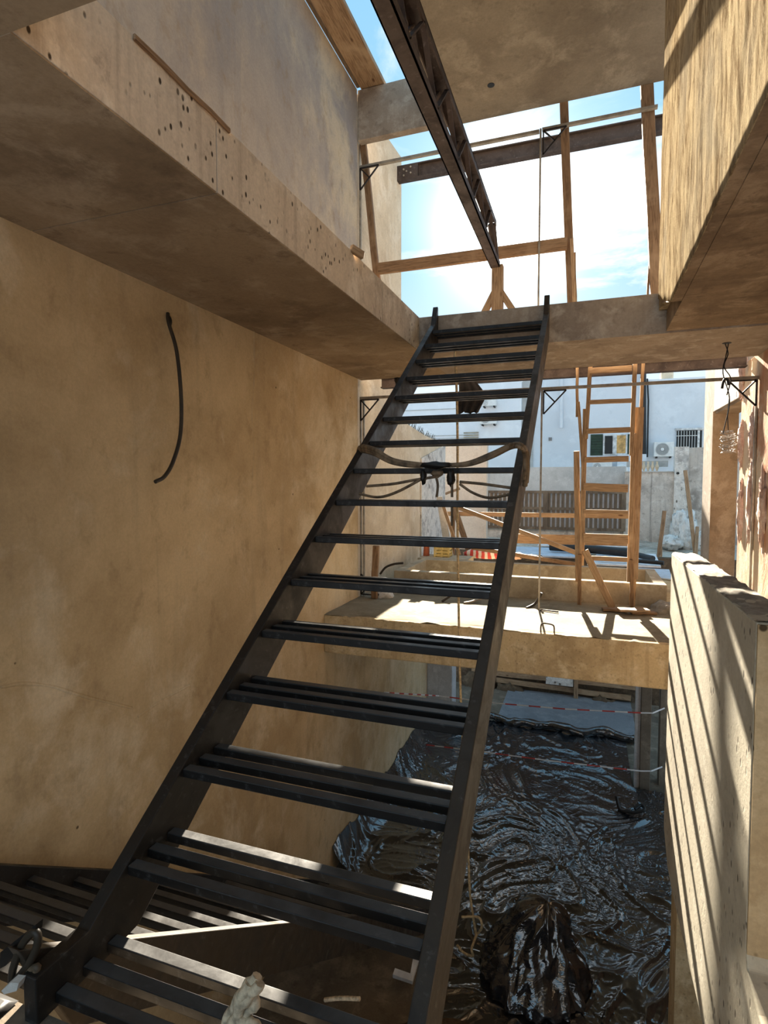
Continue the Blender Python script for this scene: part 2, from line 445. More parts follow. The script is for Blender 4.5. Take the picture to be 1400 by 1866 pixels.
def tarp(name='black_polythene', k_=.26):
    m = Mat(name, .18, 0, 1.0)
    m.b.inputs['IOR'].default_value = 1.6
    m.b.inputs['Coat Weight'].default_value = 1.0; m.b.inputs['Coat Roughness'].default_value = .07
    def crease(scale, det, dist, co, p):
        n = m.noise(scale, det, .5, dist, co)
        k = m.math('SUBTRACT', 1.0, m.math('MULTIPLY', m.math('ABSOLUTE', m.math('SUBTRACT', n, .5)), 5.0))
        return m.math('POWER', m.math('MAXIMUM', k, 0.0), p)
    h = m.math('ADD', crease(2.6, 3, .9, m.mapped((1, .7, 1)), 3.0), m.math('MULTIPLY', crease(6.5, 3, .7, m.mapped((1, .8, 1), (3, 1, 2)), 3.0), .5))
    h = m.math('ADD', h, m.math('MULTIPLY', crease(15, 2, .5, m.co, 2.0), .16))
    h = m.math('MULTIPLY', h, m.rng(m.noise(.8, 3, .5, .3), .38, .62, .18, 1.0))
    m.bump(h, k_, .03)
    m.L(m.b.inputs['Normal'].links[0].from_socket, m.b.inputs['Coat Normal'])
    d = m.rng(m.noise(1.4, 5, .6, .5), .4, .7)
    m.L(m.rng(m.noise(3, 4, .6), .3, .7, .12, .24), m.b.inputs['Roughness'])
    return m.color(m.mix(d, lin((30, 31, 35)), lin((50, 50, 54))))
M['tarp'] = tarp()
M['bag'] = tarp('black_bag_film', .16)

# ------------------------------------------------------------------ storey data (metres, eye at the origin)
WX = -2.54            # party wall face
OX = -1.48            # gallery edge
RX = 0.575            # right slab edge
PXF = 0.51            # parapet face
Z_UP, Z_UP_T = 1.215, 1.515
Z_ROOF, Z_ROOF_T = 3.9, 4.46
Z_MID, Z_MID_B = -1.366, -1.757
Z_FL = -4.25
Y_END = 6.19

# ------------------------------------------------------------------ the shell
wl = struct(MB().box((WX - .12, -.8, Z_FL), (WX, Y_END, Z_ROOF_T)).build('wall_left', M['party']), 'ochre rendered party wall rising through all three storeys')
MB().prism([(WX - .2, Y_END, Z_MID_B), (WX - .2, 7.92, Z_MID_B), (WX - .2, 7.92, 4.62), (WX - .2, Y_END, 4.46)], (.17, 0, 0)).build('wall_segment', M['garden'], wl)  # free-standing end
MB().box((WX - .12, Y_END, Z_FL), (WX, 9.45, Z_MID_B)).build('wall_segment', M['party'], wl)
for pts in ([(462, 596), (463, 680), (459, 760), (462, 830), (457, 905)], [(0, 1252), (40, 1246), (90, 1250), (130, 1262), (165, 1272), (240, 1290)], [(250, 1306), (285, 1282), (320, 1262), (345, 1248)]):
    r_ = smooth_path([PX(x, y, WX - .004) for x, y in pts], 8)
    MB().tube(r_, [.010 + .004 * noise.noise(p * 9) for p in r_], 8).build('plaster_ridge', M['party'], wl)
# gallery slab in three pours with open joints
gal = struct(bpy.data.objects.new('slab', None), 'concrete gallery slab along the party wall'); COL.objects.link(gal)
for y0, y1 in ((1.16, 2.058), (2.066, 4.09), (4.098, 6.3)):
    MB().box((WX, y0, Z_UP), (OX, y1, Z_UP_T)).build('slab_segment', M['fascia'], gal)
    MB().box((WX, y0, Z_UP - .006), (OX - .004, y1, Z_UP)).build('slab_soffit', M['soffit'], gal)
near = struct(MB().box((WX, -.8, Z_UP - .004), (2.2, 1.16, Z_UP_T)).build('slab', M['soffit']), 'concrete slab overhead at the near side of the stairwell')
cross = struct(MB().box((OX, 5.1, Z_UP), (1.62, 6.3, Z_UP_T)).build('slab', M['beam']), 'concrete floor edge where the stair arrives')
MB().box((OX, 5.1, Z_UP - .02), (1.62, 6.3, Z_UP)).build('slab_soffit', M['beam'], cross)
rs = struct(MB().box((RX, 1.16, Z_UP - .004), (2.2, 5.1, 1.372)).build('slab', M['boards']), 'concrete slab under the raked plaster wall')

def raked_wall():
    nx, nz = 170, 70; y0, y1, z0, z1 = .6, 5.09, Z_UP, 5.0; vs = []; fs = []
    for j in range(nz + 1):
        for i in range(nx + 1):
            y = y0 + (y1 - y0) * i / nx
            zb = z0 + max(0, (y - 4.31) / .77) * .25 + .003 * noise.fractal(Vector((y * 9, 0, 0)), 1, 2, 3)
            z = zb + (z1 - zb) * j / nz
            k = noise.fractal(Vector((y * 7 + noise.noise(Vector((y * 3, z * 2, 5))) * 1.5, z * 1.3, 0)), 1, 2, 4) * .0035
            vs.append((PXF + k, y, z))
    n = len(vs)
    for i in range(nx + 1): vs.append((PXF + .008, vs[i][1], vs[i][2] + .002))
    for j in range(nz):
        for i in range(nx):
            a = j * (nx + 1) + i
            fs.append((a, a + nx + 1, a + nx + 2, a + 1))
    for i in range(nx): fs.append((i, i + 1, n + i + 1, n + i))
    m = MB().add(vs, fs, True)
    m.box((PXF + .006, .6, 1.372), (.78, 5.085, 5.0))
    m.box((PXF + .01, 5.09, 1.515), (.78, 5.10, 5.0))
    w_ = m.build('wall_right_upper', M['raked'])
    MB().prism([(PXF + .006, .6, Z_UP + .001), (PXF + .006, 4.31, Z_UP + .001), (PXF + .006, 4.9, 1.38), (PXF + .006, .6, 1.38)], (.063, 0, 0)).build('wall_soffit', M['boards'], w_)
    return struct(w_, 'rough raked plaster wall of the upper storey')
raked_wall()
roof = struct(MB().box((-1.55, 1.2, Z_ROOF), (2.2, 6.3, Z_ROOF_T)).build('ceiling', M['ceiling']), 'concrete roof slab beside the skylight')
h = PZ(895, 155, Z_ROOF)
MB().tube([(h.x, h.y, Z_ROOF - .004), (h.x, h.y, Z_ROOF + .02)], .035, 16).build('roof_hole', M['dark'], roof)
struct(MB().box((WX, 6.2, Z_ROOF), (-1.55, 6.3, Z_ROOF_T)).build('beam', M['beam'], bevel=.008), 'concrete beam across the end of the skylight')
# middle floor, cast slab with a lip
mid = struct(MB().box((WX, 5.25, Z_MID_B), (1.62, 8.9, Z_MID)).build('slab', M['edge'], bevel=.012), 'concrete middle floor slab with a sunlit top')
def screed_top():
    nx, ny = 90, 50; vs = []; fs = []
    for j in range(ny + 1):
        for i in range(nx + 1):
            x = WX + (1.6 - WX) * i / nx; y = 5.255 + 1.9 * j / ny
            z = Z_MID + .006 + .006 * noise.noise(Vector((x * 3, y * 3, 0)))
            if j < 2: z += .022 * noise.fractal(Vector((x * 7, y * 9, 3)), 1, 2, 3) - .006; y += .012 * noise.noise(Vector((x * 9, 1, 0)))
            vs.append((x, y, z))
    for j in range(ny):
        for i in range(nx):
            a = j * (nx + 1) + i; fs.append((a, a + 1, a + nx + 2, a + nx + 1))
    MB().add(vs, fs, True).build('slab_surface', M['screed'], mid)
screed_top()
# landing under the camera
LZ = -1.39
land = struct(MB().box((WX, -.8, LZ - .3), (PXF, 1.035, LZ)).build('slab', M['basement']), 'rough concrete landing at the foot of the stair')
# right edge beam with its parapet, one cast face
def parapet():
    poly = [(PXF, 3.965, -.445), (PXF, 2.06, -.44), (PXF, 2.055, -1.5), (PXF, 2.03, -1.56), (PXF, 1.9, -1.59), (PXF, -.8, -1.6), (PXF, -.8, -2.3), (PXF, 2.7, -2.34), (PXF, 3.60, -2.40), (PXF, 3.8, -2.38), (PXF, 4.0, -2.24)]
    o = MB().prism(poly, (.145, 0, 0)).build('wall_parapet', M['parapet'], bevel=.006)
    struct(o, 'pale concrete parapet crossed by bands of sun and shade')
    nx, ny = 8, 60; vs = []; fs = []
    for j in range(ny + 1):
        for i in range(nx + 1):
            x = PXF + .002 + .141 * i / nx; y = 2.062 + 1.9 * j / ny
            vs.append((x, y, -.438 + .010 * noise.fractal(Vector((x * 18, y * 10, 0)), 1, 2, 4) - (.004 if i in (0, nx) else 0)))
    for j in range(ny):
        for i in range(nx):
            a = j * (nx + 1) + i; fs.append((a, a + 1, a + nx + 2, a + nx + 1))
    MB().add(vs, fs, True).build('parapet_top', M['capping'], o)
    MB().box((PXF + .002, 2.045, -1.52), (PXF + .143, 2.056, -.445)).build('parapet_end', M['ochre_end'], o)
parapet()
struct(MB().box((PXF + .145, -.8, -2.3), (2.0, 3.9, -1.6)).build('floor_right', M['capping']), 'rubble strewn concrete floor behind the parapet')
struct(MB().box((.53, 3.53, Z_FL), (.95, 3.74, -2.41)).build('column', M['edge']), 'concrete column under the parapet beam')

# right wall with its doorway and mortar drips
wr = struct(MB().box((1.5, -.8, Z_FL), (1.78, 6.86, Z_UP)).build('wall_right', M['pinkwall']), 'patched pink plaster wall beyond the parapet')
MB().box((1.5, 8.24, Z_MID), (1.78, 8.86, 2.4)).build('wall_segment', M['beam'], wr)
MB().box((1.49, 8.235, Z_MID), (1.775, 8.245, .9)).build('wall_segment', M['soffit'], wr)
MB().box((1.5, 6.86, .905), (1.78, 8.24, 1.43)).build('wall_segment', M['peel'], wr)
MB().box((1.56, 6.86, 1.43), (1.78, 8.24, 2.4)).build('wall_segment', M['grime'], wr)
MB().box((1.52, 6.86, .87), (1.78, 8.24, .905)).build('wall_segment', M['soffit'], wr)
MB().box((2.3, 5.6, Z_MID), (2.4, 9.4, 2.0)).build('wall_segment', M['soffit'], wr)
def drip(x, y0, y1, w, s):
    a, b = PX(x, y0, 1.5), PX(x, y1, 1.5); yy = (a.y + b.y) / 2
    return MB().blob((1.497, yy, (a.z + b.z) / 2), (.035, w, abs(a.z - b.z) / 2), .5, 3.2, 22, 26, s).build('plaster_drip', M['drip'], wr)
for k, d in enumerate(((1355, 640, 722, .07), (1353, 768, 850, .06), (1375, 745, 835, .09), (1352, 880, 980, .06), (1370, 850, 990, .08), (1392, 862, 990, .09))):
    drip(*d, k * 3.1)

# basement shell
struct(MB().box((WX - .2, -.8, Z_FL - .2), (2.4, 12.2, Z_FL)).build('floor', M['basement']), 'bare basement floor under the black sheeting')
struct(MB().box((-1.45, 9.95, Z_FL), (.86, 11.7, Z_FL + .02)).build('floor_screed', M['greyscreed']), 'pale grey screed strip behind the rolled sheeting')
struct(MB().box((WX, 9.3, Z_FL), (-2.1, 9.62, Z_MID_B)).build('pillar', M['pillar'], bevel=.01), 'grey concrete pillar against the basement party wall')
cc0 = struct(MB().box((.755, 8.4, Z_FL), (.885, 8.75, Z_MID_B)).build('column', M['basement'], bevel=.006), 'slim column holding up the middle floor, barrier tape round it')
MB().box((.69, 8.44, Z_FL), (.753, 8.55, Z_MID_B)).build('pale_upright', M['pillar'], cc0)  # separate pale upright along the column's left side
struct(MB().box((1.02, 8.6, Z_FL), (1.5, 8.8, Z_MID_B)).build('wall_basement_right', M['basement']), 'dark basement wall beside the slim column')
ret = struct(MB().box((-4, 11.75, Z_FL), (4, 11.95, -1.42)).build('wall_retaining', M['earth']), 'earth bank behind the basement')

# garden ground and end walls
def ground():
    nx, ny = 60, 60; vs = []; fs = []
    for j in range(ny + 1):
        for i in range(nx + 1):
            x = -8 + 16 * i / nx; y = 11.8 + 9 * j / ny
            vs.append((x, y, -1.45 + .05 * noise.fractal(Vector((x * 1.3, y * 1.3, 0)), 1, 2, 4)))
    for j in range(ny):
        for i in range(nx):
            a = j * (nx + 1) + i; fs.append((a, a + 1, a + nx + 2, a + nx + 1))
    struct(MB().add(vs, fs, True).build('ground', M['ground']), 'littered garden soil')
ground()
struct(MB().box((WX - .2, 8.9, -1.757), (1.6, 9.0, -1.40)).build('trim_1', M['edge']))
wg = struct(MB().prism([(WX - .2, 7.92, -1.6), (WX - .2, 10.7, -1.6), (WX - .2, 10.7, .74), (WX - .2, 9.3, .80), (WX - .2, 7.92, .93)], (.14, 0, 0)).build('wall_garden_left', M['garden']), 'cream garden wall with a row of spikes on top')
MB().prism([(WX - .055, 9.05, -1.4), (WX - .055, 10.7, -1.4), (WX - .055, 10.7, .72), (WX - .055, 9.05, .4)], (.02, 0, 0)).build('wall_segment', M['peel'], wg)
sp = MB()
for k in range(46):
    y = 8.1 + k * .05; z = .93 - (y - 7.92) * .075
    sp.tube([(WX - .12, y, z), (WX - .10 + random.uniform(-.04, .04), y + random.uniform(-.02, .02), z + random.uniform(.06, .11))], [.007, .002], 5)
spo = sp.build('spikes', M['leaf'], wg); spo['kind'] = 'stuff'
we = struct(MB().box((-3.2, 11.9, -1.5), (-1.98, 12.1, .86)).build('wall_garden_end', M['pink']), 'plain pink beige wall at the end of the garden')
MB().box((-3.2, 11.88, -.02), (-1.98, 11.9, .0)).build('wall_joint', M['garden'], we)
Yb = 15.0
bw = struct(MB().box((-2.62, Yb, -1.6), (-2.5, Yb + .2, .66)).build('wall_boundary', M['white_wall2']), 'white gate pillar and walls at the back of the garden')
MB().box((-2.5, Yb + .05, -1.6), (.9, Yb + .2, -1.19)).build('wall_segment', M['grime'], bw)
MB().box((-2.5, Yb + .25, -.22), (.9, Yb + .4, .40)).build('wall_segment', M['grey_band'], bw)
MB().box((.86, Yb - .05, -1.6), (1.93, Yb + .15, .255)).build('wall_segment', M['grime'], bw)
MB().box((.84, Yb - .1, .255), (1.95, Yb + .18, .275)).build('wall_segment', M['grey_band'], bw)
MB().box((1.93, Yb - .12, -1.6), (2.22, Yb + .1, .84)).build('wall_segment', M['peel'], bw)
MB().box((2.22, Yb, -1.6), (3.4, Yb + .15, .82)).build('wall_segment', M['grime'], bw)
MB().box((.95, Yb + .8, .40), (1.9, Yb + .95, .55)).build('wall_segment', M['grey_band'], bw)
for k in range(6):
    x = 1.12 + k * .1
    MB().tube([(x, Yb + .5, .275 + t * .035) for t in range(8)], [.03, .02, .035, .045, .04, .025, .02, .03], 8).build('baluster', M['garden'], bw)
MB().tube([(2.0, Yb - .13, .22), (2.0, Yb - .115, .22)], .032, 12).build('wall_hole', M['dark'], bw)

# ------------------------------------------------------------------ houses behind
YB = 20.0
def bx(x0, y0, x1, y1, Y, dy):
    a, b = PY(x0, y1, Y), PY(x1, y0, Y)
    return (a.x, Y, a.z), (b.x, Y + dy, b.z)
bd = struct(MB().box((-2.14, YB, -1.6), (1.72, YB + 3, 4.6)).build('building_wall', M['white_wall']), 'pale blue blank side of the house behind the garden')
bd.name = 'wall_house'
MB().box((1.72, YB + .02, -1.6), (4.6, YB + 3, 3.24)).build('wall_segment', M['white_wall'], bd)
MB().box((1.72, YB, 3.2), (4.6, YB + 3, 3.27)).build('wall_segment', M['white_wall2'], bd)
MB().box((-3.7, YB - .25, -1.6), (-2.14, YB + 3, 3.42)).build('wall_segment', M['white_wall2'], bd)
MB().box((-9, YB - .1, -1.6), (-3.7, YB + 3, 3.13)).build('wall_segment', M['white_wall2'], bd)
MB().box((-2.14, YB - .04, -1.6), (-1.75, YB, 4.6)).build('wall_segment', M['grey_band'], bd)
for z in (2.6, 1.66, 1.56): MB().box((-9, YB - .12, z), (-3.7, YB - .1, z + .03)).build('wall_joint', M['grey_band'], bd)
lo, hi = bx(1205, 677, 1228, 691, YB + .3, .4); tag(MB().box(lo, hi).build('chimney', M['garden']), 'small cream chimney block on the house roof edge', 'chimney')
struct(MB().box((.9, YB - .3, -1.6), (1.75, YB, .9)).build('trim_2', M['white_wall']))

def ac_unit(x0, y0, x1, y1, Y, label, shelf=False):
    lo, hi = bx(x0, y0, x1, y1, Y - .28, .26)
    t = thing('air_conditioner', label, 'air conditioner', ((lo[0] + hi[0]) / 2, Y - .02, lo[2]), 'air conditioner units on the house wall')
    MB().box(lo, hi).build('casing', M['acwhite'], t, bevel=.012)
    r = min(hi[2] - lo[2], (hi[0] - lo[0])) * .42; cx = lo[0] + r * 1.25; cz = (lo[2] + hi[2]) / 2
    MB().tube([(cx, lo[1] - .015, cz), (cx, lo[1] + .01, cz)], r, 24).build('fan_opening', M['grille'], t)
    MB().tube([(cx, lo[1] - .03, cz), (cx, lo[1] - .01, cz)], r * .28, 16).build('fan_hub', M['acwhite'], t)
    g = MB()
    for k in range(4):
        rr = r * (.45 + .16 * k)
        g.tube([(cx + rr * math.cos(a * math.pi / 12), lo[1] - .02, cz + rr * math.sin(a * math.pi / 12)) for a in range(25)], .006, 5, False)
    g.build('fan_guard', M['acwhite'], t)
    w = hi[0] - lo[0]
    for k in (.15, .85):
        x = lo[0] + w * k
        MB().box((x - .02, lo[1] + .01, lo[2] - .05), (x + .02, Y, lo[2])).build('wall_bracket', M['bracket'], t)
    return t
ac_unit(1192, 805, 1229, 832, YB, 'white air conditioner unit beside the barred window')
ac_unit(1080, 842, 1116, 858, YB, 'white air conditioner unit low under the green shuttered window, behind the ladder')
ac_unit(878, 727, 904, 740, YB - .25, 'white air conditioner unit beside the hanging dark cloth, upper of two')
ac_unit(874, 752, 905, 773, YB - .25, 'white air conditioner unit below another, seen between two stair treads')

w1 = struct(bpy.data.objects.new('window_1', None), 'sliding window with green shutter and tan blind'); COL.objects.link(w1); w1.location = (0, YB, 1)
def wbox(par, name, mat, x0, y0, x1, y1, Y, dy):
    lo, hi = bx(x0, y0, x1, y1, Y, dy); return MB().box(lo, hi).build(name, mat, par)
wbox(w1, 'shutter', M['green'], 1076, 791, 1099, 830, YB - .04, .04)
for k in range(8): wbox(w1, 'shutter_slat', M['green'], 1077, 792 + k * 4.7, 1098, 795 + k * 4.7, YB - .055, .02)
wbox(w1, 'window_frame', M['alu'], 1099, 791, 1144, 829, YB - .05, .05)
wbox(w1, 'pane', M['dark'], 1102, 794, 1117, 827, YB - .06, .02)
wbox(w1, 'blind', M['blind'], 1124, 793, 1141, 826, YB - .06, .02)
wbox(w1, 'shutter', M['green'], 1144, 791, 1150, 830, YB - .04, .04)
w2 = struct(bpy.data.objects.new('window_2', None), 'barred window of the house behind'); COL.objects.link(w2); w2.location = (2, YB, 1)
wbox(w2, 'pane', M['dark'], 1233, 784, 1280, 816, YB - .02, .02)
wbox(w2, 'lintel', M['alu'], 1231, 779, 1284, 784, YB - .08, .1)
wbox(w2, 'window_frame', M['alu'], 1271, 784, 1276, 816, YB - .06, .03)
for k in range(7): wbox(w2, 'window_bar', M['acwhite'], 1236 + k * 5, 785, 1237.6 + k * 5, 816, YB - .09, .02)
wbox(w2, 'window_bar', M['acwhite'], 1233, 793, 1271, 795, YB - .09, .02)
w3 = struct(bpy.data.objects.new('window_3', None), 'small louvred vent in the white house'); COL.objects.link(w3); w3.location = (-3, YB, 1)
for k in range(3): wbox(w3, 'slat', M['planter'], 845, 787 + k * 4.4, 872, 790 + k * 4.4, YB - .3, .06)
# pipes on the house
def pipe(name, pts, r, mat, label, cat, n=8, group=None):
    o = MB().tube(pts, r, n).build(name, mat, None, pts[0]); return tag(o, label, cat, group)
Yp = YB - .1
pipe('drain_pipe', [PY(1174.5, 655, Yp), PY(1174.5, 833, Yp)], .055, M['pipeblack'], 'thick black drain pipe down the house wall right of the ladder', 'pipe')
pipe('drain_pipe', [PY(1180, 690, Yp), PY(1182, 730, Yp), PY(1180, 833, Yp)], .025, M['pipeblack'], 'thin dark cable pipe beside the thick black drain pipe', 'pipe')
pipe('vent_pipe', [PY(1023, 655, Yp), PY(1023, 780, Yp)], .055, M['white_wall'], 'pale painted pipe ending halfway down the blank house wall', 'pipe')
for y in (800, 880):
    lo, hi = bx(1000, y - 3, 1006, y + 3, YB - .03, .04)
    tag(MB().box(lo, hi).build('wall_box', M['grille']), 'small grey box on the blank house wall, %s of two' % ('upper' if y == 800 else 'lower'), 'box')
dish = thing('satellite_dish', 'small white satellite dish behind the ladder', 'dish', PY(1133, 870, 18), None)
dc = PY(1133, 856, 18)
MB().blob(dc, (.17, .05, .16), 0, 1, 20, 12).build('reflector', M['acwhite'], dish)
MB().tube([dc, PY(1133, 885, 18)], .015).build('mast', M['bracket'], dish)

# ------------------------------------------------------------------ garden gate
g = thing('garden_gate', 'brown slatted gate closing the back of the garden', 'gate', (-.8, Yb, -1.2))
gx0, gx1, gz0, gz1 = -2.48, .85, -1.19, -.21
for z in (gz0 + .03, gz1 - .03, -.66): MB().box((gx0, Yb - .05, z - .035), (gx1, Yb - .02, z + .035)).build('rail', M['gatewood'], g)
for x in (gx0, -.98, gx1): MB().box((x - .05, Yb - .06, gz0), (x + .05, Yb + .0, gz1)).build('stile', M['gatewood'], g)
sl = MB().box((-.035, -.01, 0), (.035, .01, gz1 - gz0)).build('slat', M['gatewood'], g, (0, 0, 0)); sl.location = Vector((gx0 + .12, Yb - .01, gz0)) - g.location
for k in range(1, 29): part(sl, 'slat', g, (gx0 + .12 + k * .112, Yb - .01, gz0))
MB().box((gx0, Yb + .04, gz0), (gx1, Yb + .05, gz1)).build('daylight_backing', M['sheetwhite'], g)  # added white panel, stands in for the bright light between the slats

# ------------------------------------------------------------------ steel stairs
Y0, Z0, RUN, RISE, DEP = 1.52, -1.167, .256, .1785, .21
BAR, BH = .038, .030
LX0, LX1, RX0, RX1 = -1.345, -1.30, -.37, -.326
st = thing('steel_stair', 'black steel stair of open barred treads climbing to the upper floor', 'stair', (-.84, 1.1, LZ))
SL = RISE / RUN
def stringer(x0, x1, mat, label):
    top = lambda y: SL * y - 2.075
    ya, yb = 1.0, 5.098
    poly = [(x0, ya, LZ), (x0, ya, -1.262), (x0, 1.166, -1.262), (x0, yb - .10, top(yb - .10)), (x0, yb - .02, top(yb) + .11), (x0, yb, top(yb) + .10), (x0, yb, top(yb) - .25), (x0, 1.35, top(1.35) - .25), (x0, 1.24, LZ)]
    o = MB().prism(poly, (x1 - x0, 0, 0)).build('stringer', mat, st, bevel=.004); o['label'] = label; return o
stringer(LX0, LX1, M['stair'], 'black wall-side stringer')
stringer(RX0, RX1, M['stair_worn'], 'scuffed brown-black outer stringer')
bm = MB().box((LX1, -BAR, -BH), (RX0, 0, 0)).build('tread_bar', M['bar'], st, (0, 0, 0), bevel=.003)
first = True
for n in range(0, 16):
    for k in range(3):
        y = Y0 + RUN * (n - 1) - k * (DEP - BAR) / 2; z = Z0 + RISE * (n - 1)
        if first: bm.location = Vector((0, y, z)) - st.location; first = False
        else: part(bm, 'tread_bar', st, (0, y, z))
ls = thing('steel_stair', 'black steel stair of barred treads going down to the basement along the ochre wall', 'stair', (-1.9, 1.1, LZ))
ltop = lambda y: -1.255 - .705 * (y - 1.075)
def lower_stringer(x0, x1, mat, label, drop=.25):
    ya, yb = 1.0, 5.25
    poly = [(x0, ya, ltop(ya)), (x0, yb, ltop(yb)), (x0, yb, max(Z_FL, ltop(yb) - drop)), (x0, yb - .3, max(Z_FL, ltop(yb - .3) - drop)), (x0, ya + .16, ltop(ya + .16) - drop)]
    o = MB().prism(poly, (x1 - x0, 0, 0)).build('stringer', mat, ls, bevel=.003); o['label'] = label
lower_stringer(-1.40, -1.36, M['stair_worn'], 'scuffed outer stringer with a sunlit top edge')
lower_stringer(-2.535, -2.49, M['stair'], 'black stringer against the ochre wall', .30)
lb = MB().box((-2.49, -BAR, -BH), (-1.40, 0, 0)).build('tread_bar', M['bar'], ls, (0, 0, 0), bevel=.003)
first = True
for n in range(1, 16):
    for k in range(3):
        y = 1.24 + RUN * (n - 1) + k * (DEP - BAR) / 2; z = LZ + .03 - RISE * n
        if first: lb.location = Vector((0, y, z)) - ls.location; first = False
        else: part(lb, 'tread_bar', ls, (0, y, z))

# cables lashed round the stringers
cb = thing('cable_bundle', 'dusty grey cables lashed across the stair between its stringers', 'cable', PY(790, 848, 3.14))
for k, (dx, dy) in enumerate(((0, 0), (3, 5), (-2, 9))):
    pts = [PX(652 - k * 2, 832 + dy, LX0 - .015), PX(657, 815 + dy, LX0 + .02), PY(680, 818 + dy, 3.06), PY(715, 838 + dy * .6, 3.03), PY(760, 846 + dy * .4, 3.03), PY(800, 848 - dy * .2, 3.03), PY(850, 845 + dy * .3, 3.03),
           PY(895, 828 + dy * .6, 3.04), PY(930, 812 + dy * .5, 3.08), PX(948 + dx, 811 + dy * .4, RX1 + .005), PX(957 + dx, 822 + dy * .3, RX1 + .02), PX(959 + dx, 850, RX1 + .03), PX(957 + dx, 885 - 6 * k, RX1 + .02)]
    MB().tube(smooth_path(pts), .014 - .002 * k, 8).build('cable_strand', M['cable'], cb)
Yc = 3.02
for pts in ([(668, 886), (715, 882), (760, 874), (800, 868)], [(655, 900), (690, 906), (725, 896), (770, 872)], [(838, 878), (880, 882), (938, 890)], [(838, 882), (862, 898), (892, 907), (935, 900)], [(795, 868), (798, 885), (796, 906)], [(824, 882), (824, 906)], [(795, 918), (791, 924)], [(824, 917), (824, 958)]):
    MB().tube(smooth_path([PY(*p, Yc) for p in pts]), .008, 6).build('cable_strand', M['cable'], cb)
for (x, y, w, h_, a, s) in ((772, 869, .017, .040, 0, 1), (822, 870, .022, .045, .5, 2), (795, 848, .09, .018, 0, 3), (797, 863, .035, .018, 0, 4)):
    MB().blob(PY(x, y, Yc + .0), (w, .025, h_), .35, 2.2, 18, 12, s).build('tape_wrap', M['tape'] if s != 4 else M['cable'], cb)

# rope tied to the lowest tread
kn = thing('rope_knot', 'frayed white rope knotted over the lowest tread', 'rope', PY(440, 1830, 1.1))
def yk(x, y): return PY(x, y, 1.12)
for k, pts in enumerate(([(468, 1780), (448, 1800), (430, 1830), (412, 1866), (405, 1900)], [(478, 1786), (458, 1808), (440, 1836), (425, 1870), (420, 1900)], [(445, 1800), (465, 1826), (450, 1845), (432, 1850), (440, 1880)], [(460, 1785), (440, 1822), (446, 1850), (470, 1860), (462, 1890)])):
    P = smooth_path([Vector(yk(*p)) + Vector((0, .0 - .012 * (k % 2), 0)) for p in pts], 6)
    MB().tube([p + Vector((math.sin(i * 1.1) * .003, math.cos(i * 1.3) * .003, 0)) for i, p in enumerate(P)], .013, 8).build('rope_strand', M['ropewhite'], kn)

# hanging rope in the stairwell
YR = 4.98
pts = [PY(828.5, 632, 5.0), PY(832, 700, YR), PY(834, 800, YR), PY(834, 950, YR), PY(836, 1100, YR), PY(839, 1250, YR), PY(846, 1400, YR), PY(853, 1540, YR), PY(857, 1630, YR), PY(868, 1705, 4.95)]
lr = smooth_path(pts, 10)
rp = thing('hanging_rope', 'long tan rope hanging through the stairwell behind the treads', 'rope', pts[0])
MB().tube(lr, .011, 8).build('rope_strand', M['rope'], rp)
lp = smooth_path([PY(868, 1705, 4.95), PY(878, 1690, 4.9), PY(872, 1672, 4.9), PY(842, 1671, 4.9)], 8)
MB().tube(lp, .011, 8).build('rope_strand', M['rope'], rp)
lp = smooth_path([PY(870, 1700, 4.95), PY(860, 1728, 4.8), PY(862, 1742, 4.8), PY(845, 1736, 4.8), PY(833, 1722, 4.8)], 8)
MB().tube(lp, .011, 8).build('rope_strand', M['rope'], rp)

# ------------------------------------------------------------------ upper storey: skylight plank, truss, girder, props, frames
tag(timber('skylight_plank', (-2.33, 1.4, 4.49), (-2.36, 6.3, 4.49), .28, .05, M['plank'], None, (1, 0, 0), .012), 'wide brown formwork plank spanning the skylight', 'plank')
tag(timber('lath', (-2.52, 4.9, 4.48), (-2.52, 6.18, 4.48), .04, .03, M['gatewood'], None, (1, 0, 0)), 'dark lath on top of the skylight wall', 'lath')
tg = thing('lattice_girder', 'long dark lattice girder running overhead to a post above the stair', 'girder', (-.9, 5.85, Z_UP_T))
TA, TB, TZ0, TZ1 = -.95, -.86, 2.15, 2.50
ch = MB().box((TA, .9, TZ0), (TB, 5.85, TZ0 + .012)); ch.box((TA, .9, TZ0), (TA + .008, 5.85, TZ0 + .06)); ch.box((TB - .008, .9, TZ0), (TB, 5.85, TZ0 + .06))
ch.build('bottom_chord', M['truss'], tg)
ch = MB().box((TA, .9, TZ1 - .01), (TB, 5.6, TZ1)); ch.box((TA, .9, TZ1 - .05), (TA + .008, 5.6, TZ1)); ch.box((TB - .008, .9, TZ1 - .05), (TB, 5.6, TZ1))
ch.build('top_chord', M['truss'], tg)
for X in (TA + .015, TB - .015):
    y = 1.1; k = 0
    while y < 5.5:
        MB().bar((X, y, TZ0 + .03), (X, y + .28, TZ1 - .03), .03, .008, (1, 0, 0)).build('lattice_bar', M['truss'], tg)
        MB().bar((X, y + .28, TZ1 - .03), (X, y + .56, TZ0 + .03), .03, .008, (1, 0, 0)).build('lattice_bar', M['truss'], tg)
        y += .56
for y in (1.66, 2.22, 3.34, 4.46, 5.3):
    MB().box((TA + .01, y - .05, TZ0 + .06), (TB - .01, y + .05, TZ0 + .07)).build('batten_plate', M['truss'], tg)
MB().bar(((TA + TB) / 2, 5.6, TZ1 - .02), ((TA + TB) / 2, 5.88, TZ0 + .02), .07, .05, (1, 0, 0)).build('end_diagonal', M['truss'], tg)
timber('post', (-.885, 5.88, Z_UP_T), (-.885, 5.88, TZ0 + .03), .11, .09, M['plank'], tg, (1, 0, 0))
